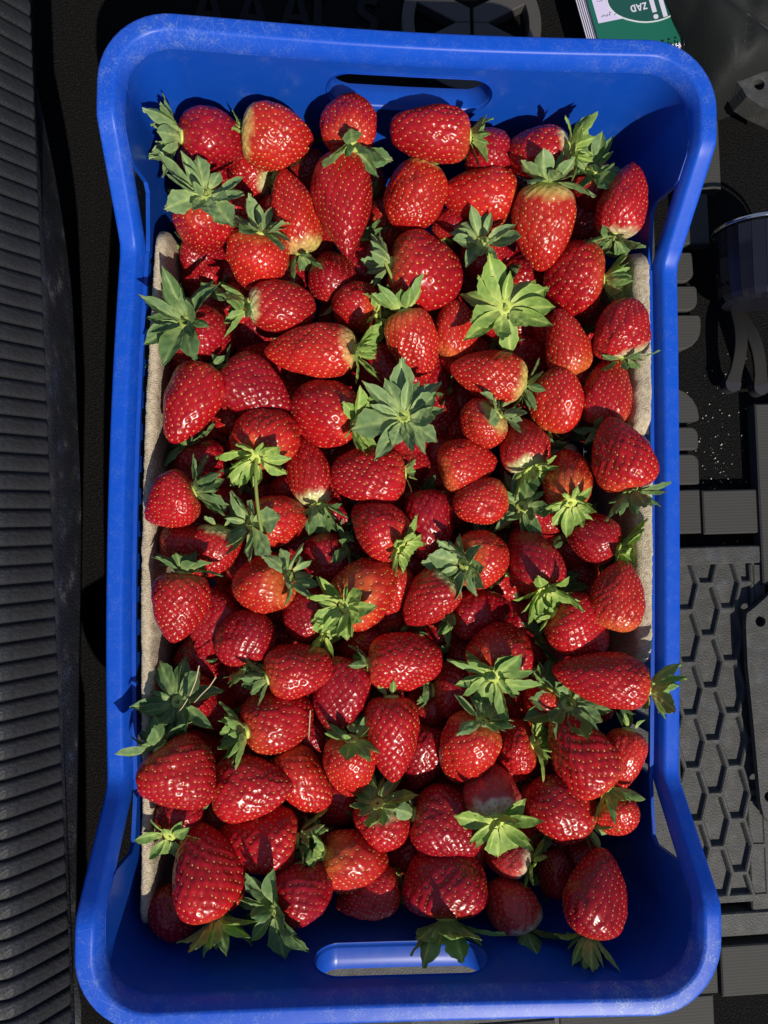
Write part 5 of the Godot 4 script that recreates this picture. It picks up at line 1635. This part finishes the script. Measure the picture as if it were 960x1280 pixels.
	berry("dark low strawberry in the gap left of the small one under a green cap", Vector3(-0.0504, 0.1113, 0.1761), Vector3(0.850, 0.461, -0.255), 0.0393, 0.0402, "c", "d", 7, 0.0260, 15, "k", 0.0000)
	berry("dark low strawberry in the gap right of the orange one pointing lower left", Vector3(0.0652, 0.1073, 0.1794), Vector3(-0.925, 0.373, -0.066), 0.0406, 0.0489, "r", "r", 7, 0.0260, 15, "k", 0.0000)
	berry("dark low strawberry in the gap left of the glossy one pointing right", Vector3(-0.1159, 0.0978, 0.2332), Vector3(0.375, 0.076, 0.924), 0.0386, 0.0440, "c", "d", 7, 0.0260, 15, "k", 0.0000)
	berry("dark low strawberry in the gap this side of the small one under a green cap", Vector3(-0.0256, 0.1079, 0.2062), Vector3(0.962, 0.261, -0.083), 0.0403, 0.0487, "c", "d", 8, 0.0260, 15, "k", 0.0000)
	berry("dark low strawberry in the gap beyond the one with pale green shoulder", Vector3(-0.0255, 0.0980, 0.2185), Vector3(-0.975, 0.175, 0.138), 0.0380, 0.0389, "r", "d", 7, 0.0260, 15, "k", 0.0000)
	berry("dark low strawberry in the gap left of the near face-on rosette", Vector3(0.0380, 0.1079, 0.2309), Vector3(0.069, 0.307, 0.949), 0.0393, 0.0399, "r", "d", 8, 0.0260, 15, "k", 0.0000)
	berry("dark low strawberry in the gap left of the bumpy one with yellowish end", Vector3(0.1168, 0.1083, 0.2295), Vector3(0.378, 0.289, 0.880), 0.0365, 0.0367, "c", "d", 7, 0.0260, 15, "k", 0.0000)
	berry("dark low strawberry in the gap right of the one with pale green shoulder", Vector3(-0.0001, 0.1077, 0.2650), Vector3(-0.463, 0.570, 0.679), 0.0415, 0.0473, "r", "d", 7, 0.0260, 15, "k", 0.0000)
	berry("dark low strawberry in the gap beyond the wide one by the near handle", Vector3(0.0512, 0.1136, 0.2335), Vector3(-0.316, 0.516, -0.796), 0.0367, 0.0378, "r", "r", 7, 0.0260, 15, "k", 0.0000)
	berry("dark low strawberry in the gap right of the near face-on rosette", Vector3(0.0949, 0.1070, 0.2281), Vector3(-0.127, 0.573, -0.810), 0.0404, 0.0464, "r", "d", 0, 0.0260, 15, "k", 0.0000)
	berry("dark low strawberry in the gap this side of the bumpy one with yellowish end", Vector3(0.1111, 0.0956, 0.2620), Vector3(-0.787, -0.153, 0.598), 0.0402, 0.0455, "c", "d", 8, 0.0260, 15, "k", 0.0000)
	berry("dark low strawberry in the gap right of the far left rosette", Vector3(-0.1577, 0.0873, -0.2378), Vector3(-0.791, -0.035, 0.611), 0.0353, 0.0417, "r", "r", 8, 0.0260, 15, "k", 0.0000)
	berry("dark low strawberry in the gap this side of the pale-shouldered one in the far row", Vector3(-0.0995, 0.0871, -0.2675), Vector3(0.338, -0.045, -0.940), 0.0380, 0.0423, "c", "d", 8, 0.0260, 15, "k", 0.0000)
	berry("dark low strawberry in the gap left of the dim grey leaf cap", Vector3(0.0580, 0.0855, -0.2392), Vector3(0.259, -0.113, -0.959), 0.0372, 0.0442, "c", "d", 0, 0.0260, 15, "k", 0.0000)
	berry("dark low strawberry in the gap this side of the slender orange one", Vector3(-0.0696, 0.0845, -0.2281), Vector3(-0.137, -0.182, -0.974), 0.0357, 0.0388, "r", "r", 0, 0.0260, 15, "k", 0.0000)
	berry("dark low strawberry in the gap left of the largest broad glossy one", Vector3(-0.0250, 0.0917, -0.1975), Vector3(-0.606, 0.208, 0.768), 0.0352, 0.0354, "r", "d", 7, 0.0260, 15, "k", 0.0000)
	berry("dark low strawberry in the gap this side of the dim grey leaf cap", Vector3(0.0646, 0.0973, -0.2054), Vector3(-0.899, 0.438, 0.010), 0.0389, 0.0426, "c", "d", 7, 0.0260, 15, "k", 0.0000)
	berry("dark low strawberry in the gap left of the drooping star cap", Vector3(-0.1201, 0.0933, -0.2032), Vector3(0.605, 0.281, -0.745), 0.0352, 0.0375, "r", "r", 0, 0.0260, 15, "k", 0.0000)
	berry("dark low strawberry in the gap beyond the large dark leaves on the left", Vector3(-0.1394, 0.0962, -0.1504), Vector3(0.432, 0.404, 0.807), 0.0390, 0.0406, "c", "d", 0, 0.0260, 15, "k", 0.0000)
	berry("dark low strawberry in the gap this side of the broad one by the right cardboard", Vector3(0.1339, 0.0883, -0.1810), Vector3(-0.589, 0.014, -0.808), 0.0383, 0.0456, "r", "r", 8, 0.0260, 15, "k", 0.0000)
	berry("dark low strawberry in the gap this side of the scarred pale-shouldered one", Vector3(-0.0972, 0.0888, -0.1570), Vector3(0.722, 0.034, -0.691), 0.0388, 0.0449, "r", "d", 0, 0.0260, 15, "k", 0.0000)
	berry("dark low strawberry in the gap left of the one with the bent yellow stalk", Vector3(-0.0234, 0.0883, -0.1247), Vector3(0.168, 0.015, 0.986), 0.0378, 0.0393, "c", "d", 8, 0.0260, 15, "k", 0.0000)
	berry("dark low strawberry in the gap this side of the brightest face-on rosette", Vector3(0.0831, 0.0951, -0.1641), Vector3(-0.481, 0.346, -0.805), 0.0365, 0.0413, "c", "d", 7, 0.0260, 15, "k", 0.0000)
	berry("dark low strawberry in the gap right of the large dark leaves on the left", Vector3(-0.1203, 0.0866, -0.1478), Vector3(0.788, -0.074, -0.611), 0.0359, 0.0369, "c", "r", 0, 0.0260, 15, "k", 0.0000)
	berry("dark low strawberry in the gap beyond the yellow-speckled one pointing left", Vector3(0.0535, 0.0912, -0.1311), Vector3(-0.917, 0.169, 0.362), 0.0371, 0.0375, "r", "d", 7, 0.0260, 15, "k", 0.0000)
	berry("dark low strawberry in the gap right of the long orange one pointing left", Vector3(-0.0328, 0.0851, -0.1323), Vector3(0.323, -0.139, -0.936), 0.0361, 0.0416, "c", "d", 7, 0.0260, 15, "k", 0.0000)
	berry("dark low strawberry in the gap this side of the long orange one pointing left", Vector3(-0.0847, 0.0845, -0.1266), Vector3(-0.100, -0.179, -0.979), 0.0382, 0.0393, "c", "r", 8, 0.0260, 15, "k", 0.0000)
	berry("dark low strawberry in the gap this side of the largest broad glossy one", Vector3(0.0224, 0.0963, -0.0944), Vector3(-0.673, 0.435, 0.597), 0.0370, 0.0383, "r", "d", 8, 0.0260, 15, "k", 0.0000)
	berry("dark low strawberry in the gap beyond the centre rosette", Vector3(-0.0161, 0.0843, -0.0941), Vector3(-0.979, -0.177, 0.103), 0.0362, 0.0421, "c", "d", 0, 0.0260, 15, "k", 0.0000)
	berry("dark low strawberry in the gap left of the round one with packed seeds", Vector3(0.0857, 0.0873, -0.1119), Vector3(-0.779, -0.035, -0.626), 0.0368, 0.0424, "c", "d", 7, 0.0260, 15, "k", 0.0000)
	berry("dark low strawberry in the gap left of the red cone by the cardboard joint", Vector3(0.0356, 0.0956, -0.0980), Vector3(-0.887, 0.387, -0.251), 0.0374, 0.0394, "c", "d", 8, 0.0260, 15, "k", 0.0000)
	berry("dark low strawberry in the gap right of the round one with packed seeds", Vector3(0.1297, 0.0962, -0.0758), Vector3(-0.866, 0.405, 0.293), 0.0363, 0.0407, "r", "r", 8, 0.0260, 15, "k", 0.0000)
	berry("dark low strawberry in the gap right of the round one with spiky cap", Vector3(-0.0483, 0.0877, -0.0622), Vector3(-0.933, -0.016, 0.360), 0.0382, 0.0387, "c", "d", 8, 0.0260, 15, "k", 0.0000)
	berry("dark low strawberry in the gap this side of the glossy one by the left cardboard", Vector3(-0.1306, 0.0883, -0.0477), Vector3(0.607, 0.018, 0.794), 0.0352, 0.0374, "r", "r", 0, 0.0260, 15, "k", 0.0000)
	berry("dark low strawberry in the gap left of the upturned sepals right of centre", Vector3(0.0377, 0.0910, -0.0817), Vector3(-0.582, 0.157, -0.798), 0.0365, 0.0383, "r", "r", 0, 0.0260, 15, "k", 0.0000)
	berry("dark low strawberry in the gap this side of the round one with spiky cap", Vector3(-0.0560, 0.0907, -0.0362), Vector3(-0.398, 0.126, 0.909), 0.0378, 0.0431, "c", "d", 7, 0.0260, 15, "k", 0.0000)
	berry("dark low strawberry in the gap this side of the centre rosette", Vector3(-0.0076, 0.0925, -0.0764), Vector3(0.031, 0.219, -0.975), 0.0355, 0.0408, "c", "d", 0, 0.0260, 15, "k", 0.0000)
	berry("dark low strawberry in the gap beyond the smooth capless one", Vector3(0.0150, 0.0913, -0.0424), Vector3(-0.831, 0.167, 0.530), 0.0354, 0.0393, "r", "r", 0, 0.0260, 15, "k", 0.0000)
	berry("dark low strawberry in the gap left of the narrow dark-capped one", Vector3(-0.0689, 0.0942, -0.0415), Vector3(0.946, 0.272, -0.173), 0.0379, 0.0453, "c", "d", 7, 0.0260, 15, "k", 0.0000)
	berry("dark low strawberry in the gap this side of the dark cone pointing lower right", Vector3(-0.1160, 0.0952, -0.0210), Vector3(0.677, 0.388, 0.626), 0.0367, 0.0373, "c", "d", 7, 0.0260, 15, "k", 0.0000)
	berry("dark low strawberry in the gap beyond the grey-green crown below centre", Vector3(0.0228, 0.0968, -0.0166), Vector3(-0.459, 0.468, 0.755), 0.0374, 0.0377, "r", "d", 8, 0.0260, 15, "k", 0.0000)
	berry("dark low strawberry in the gap beyond the orange one where the stalk ends", Vector3(-0.1186, 0.0941, -0.0071), Vector3(-0.529, 0.282, 0.800), 0.0385, 0.0430, "c", "r", 7, 0.0260, 15, "k", 0.0000)
	berry("dark low strawberry in the gap right of the one leaning over the left cardboard", Vector3(-0.1327, 0.0871, -0.0267), Vector3(0.916, -0.051, -0.397), 0.0365, 0.0369, "r", "d", 0, 0.0260, 15, "k", 0.0000)
	berry("dark low strawberry in the gap right of the broad one beside the centre rosette", Vector3(0.0126, 0.0914, -0.0051), Vector3(0.399, 0.184, 0.898), 0.0357, 0.0371, "c", "r", 7, 0.0260, 15, "k", 0.0000)
	berry("dark low strawberry in the gap this side of the small bright star cap", Vector3(0.1195, 0.0908, -0.0071), Vector3(-0.975, 0.143, 0.171), 0.0375, 0.0389, "r", "d", 8, 0.0260, 15, "k", 0.0000)
	berry("dark low strawberry in the gap beyond the shaded round-leaved rosette", Vector3(-0.1639, 0.0850, 0.0198), Vector3(-0.733, -0.149, 0.664), 0.0378, 0.0405, "r", "d", 8, 0.0260, 15, "k", 0.0000)
	berry("dark low strawberry in the gap this side of the smooth capless one", Vector3(0.0716, 0.0876, 0.0278), Vector3(0.415, -0.016, 0.910), 0.0366, 0.0433, "c", "d", 0, 0.0260, 15, "k", 0.0000)
	berry("dark low strawberry in the gap this side of the orange one where the stalk ends", Vector3(-0.1025, 0.0861, 0.0429), Vector3(-0.639, -0.092, 0.764), 0.0387, 0.0415, "c", "d", 0, 0.0260, 15, "k", 0.0000)
	berry("dark low strawberry in the gap this side of the broad one beside the centre rosette", Vector3(0.0520, 0.0961, 0.0386), Vector3(0.926, 0.378, -0.015), 0.0368, 0.0431, "r", "d", 7, 0.0260, 15, "k", 0.0000)
	berry("dark low strawberry in the gap left of the grey star cap on the left", Vector3(-0.1248, 0.0911, 0.0259), Vector3(0.126, 0.163, -0.979), 0.0352, 0.0380, "c", "r", 0, 0.0260, 15, "k", 0.0000)
	berry("dark low strawberry in the gap right of the grey star cap on the left", Vector3(-0.0691, 0.0909, 0.0653), Vector3(0.377, 0.159, 0.912), 0.0355, 0.0370, "r", "r", 7, 0.0260, 15, "k", 0.0000)
	berry("dark low strawberry in the gap left of the smooth dark red one", Vector3(0.0704, 0.0859, 0.0418), Vector3(-0.957, -0.105, -0.270), 0.0378, 0.0398, "r", "r", 0, 0.0260, 15, "k", 0.0000)
	berry("dark low strawberry in the gap beyond the shiny one pointing lower right", Vector3(0.1567, 0.0956, 0.0340), Vector3(0.675, 0.375, -0.636), 0.0371, 0.0405, "c", "r", 8, 0.0260, 15, "k", 0.0000)
	berry("dark low strawberry in the gap this side of the grey-green crown below centre", Vector3(0.0669, 0.0872, 0.0374), Vector3(0.663, -0.042, -0.747), 0.0362, 0.0387, "c", "d", 0, 0.0260, 15, "k", 0.0000)
	berry("dark low strawberry in the gap beyond the full lower crown", Vector3(0.1041, 0.0939, 0.0634), Vector3(0.547, 0.317, -0.775), 0.0369, 0.0370, "r", "d", 0, 0.0260, 15, "k", 0.0000)
	berry("dark low strawberry in the gap this side of the open bright star cap", Vector3(-0.0605, 0.0890, 0.0753), Vector3(-0.934, 0.047, -0.355), 0.0355, 0.0410, "r", "d", 8, 0.0260, 15, "k", 0.0000)
	berry("dark low strawberry in the gap beyond the plump capless dark red one", Vector3(-0.0894, 0.0949, 0.1052), Vector3(-0.056, 0.352, 0.934), 0.0355, 0.0390, "r", "r", 7, 0.0260, 15, "k", 0.0000)
	berry("dark low strawberry in the gap beyond the wide red one in the lower half", Vector3(0.0019, 0.0941, 0.1066), Vector3(-0.205, 0.288, 0.935), 0.0359, 0.0425, "c", "r", 0, 0.0260, 15, "k", 0.0000)
	berry("dark low strawberry in the gap right of the wide red one in the lower half", Vector3(0.0248, 0.0943, 0.1030), Vector3(-0.564, 0.294, 0.771), 0.0371, 0.0426, "r", "d", 7, 0.0260, 15, "k", 0.0000)
	berry("dark low strawberry in the gap beyond the yellowish-bellied one lying on top", Vector3(-0.0760, 0.0941, 0.0854), Vector3(-0.833, 0.287, -0.474), 0.0372, 0.0424, "c", "r", 0, 0.0260, 15, "k", 0.0000)
	berry("dark low strawberry in the gap beyond the shaded rosette on the right", Vector3(0.1043, 0.0851, 0.1306), Vector3(-0.649, -0.155, 0.745), 0.0366, 0.0370, "r", "d", 7, 0.0260, 15, "k", 0.0000)
	berry("dark low strawberry in the gap beyond the red cone pointing left", Vector3(-0.1374, 0.0952, 0.1050), Vector3(-0.178, 0.408, -0.896), 0.0353, 0.0355, "r", "d", 8, 0.0260, 15, "k", 0.0000)
	berry("dark low strawberry in the gap left of the yellowish-bellied one lying on top", Vector3(-0.1148, 0.0959, 0.1446), Vector3(-0.272, 0.362, 0.891), 0.0385, 0.0435, "r", "d", 7, 0.0260, 15, "k", 0.0000)
	berry("dark low strawberry in the gap this side of the full lower crown", Vector3(0.1069, 0.0933, 0.1375), Vector3(0.939, 0.291, 0.185), 0.0359, 0.0364, "c", "r", 8, 0.0260, 15, "k", 0.0000)
	berry("dark low strawberry in the gap left of the plump capless dark red one", Vector3(-0.0857, 0.0878, 0.1494), Vector3(-0.862, -0.007, 0.507), 0.0383, 0.0451, "r", "r", 0, 0.0260, 15, "k", 0.0000)
	berry("dark low strawberry in the gap left of the spread green leaves", Vector3(-0.1105, 0.0935, 0.1367), Vector3(0.317, 0.275, -0.908), 0.0361, 0.0397, "r", "d", 0, 0.0260, 15, "k", 0.0000)
	berry("dark low strawberry in the gap beyond the near face-on rosette", Vector3(0.0751, 0.0878, 0.1442), Vector3(-0.790, -0.011, -0.613), 0.0360, 0.0376, "c", "r", 0, 0.0260, 15, "k", 0.0000)
	berry("dark low strawberry in the gap this side of the plump capless dark red one", Vector3(-0.0304, 0.0910, 0.1800), Vector3(0.067, 0.145, 0.987), 0.0376, 0.0417, "r", "d", 7, 0.0260, 15, "k", 0.0000)
	berry("dark low strawberry in the gap beyond the bumpy one with yellowish end", Vector3(0.1276, 0.0843, 0.1763), Vector3(0.781, -0.185, 0.597), 0.0382, 0.0398, "r", "d", 0, 0.0260, 15, "k", 0.0000)
	berry("dark low strawberry in the gap right of the big glossy lower left one", Vector3(-0.1199, 0.0862, 0.1531), Vector3(0.446, -0.088, -0.890), 0.0375, 0.0412, "r", "d", 7, 0.0260, 15, "k", 0.0000)
	berry("dark low strawberry in the gap left of the large one with hanging stalk", Vector3(0.1080, 0.0942, 0.2039), Vector3(-0.210, 0.319, 0.924), 0.0371, 0.0389, "c", "d", 7, 0.0260, 15, "k", 0.0000)
	berry("dark low strawberry in the gap this side of the orange one pointing lower left", Vector3(0.0671, 0.0975, 0.1791), Vector3(-0.248, 0.428, -0.869), 0.0380, 0.0446, "c", "d", 8, 0.0260, 15, "k", 0.0000)
	berry("dark low strawberry in the gap this side of the tall red cone", Vector3(0.0090, 0.0961, 0.2330), Vector3(-0.340, 0.384, 0.858), 0.0370, 0.0421, "c", "d", 8, 0.0260, 15, "k", 0.0000)
	berry("dark low strawberry in the gap left of the one with pale green shoulder", Vector3(-0.0197, 0.0954, 0.2102), Vector3(0.610, 0.398, -0.685), 0.0352, 0.0370, "r", "d", 8, 0.0260, 15, "k", 0.0000)
	berry("dark low strawberry in the gap beyond the big shiny near left one", Vector3(-0.1577, 0.0891, 0.2110), Vector3(-0.663, 0.057, -0.747), 0.0377, 0.0391, "c", "d", 8, 0.0260, 15, "k", 0.0000)
	berry("dark low strawberry in the gap right of the glossy one pointing right", Vector3(-0.0580, 0.0930, 0.2243), Vector3(0.964, 0.246, -0.104), 0.0355, 0.0408, "r", "d", 0, 0.0260, 15, "k", 0.0000)
	berry("dark low strawberry in the gap beyond the rounded one with spreading leaves", Vector3(-0.0503, 0.0928, 0.2541), Vector3(0.296, 0.233, 0.926), 0.0362, 0.0409, "c", "r", 8, 0.0260, 15, "k", 0.0000)
	berry("dark low strawberry in the gap this side of the near face-on rosette", Vector3(0.0705, 0.0951, 0.2233), Vector3(-0.326, 0.346, -0.880), 0.0387, 0.0408, "r", "r", 7, 0.0260, 15, "k", 0.0000)
	berry("dark low strawberry in the gap right of the red cone pointing left", Vector3(-0.0845, 0.0898, 0.2347), Vector3(-0.677, 0.078, -0.732), 0.0387, 0.0464, "c", "d", 8, 0.0260, 15, "k", 0.0000)
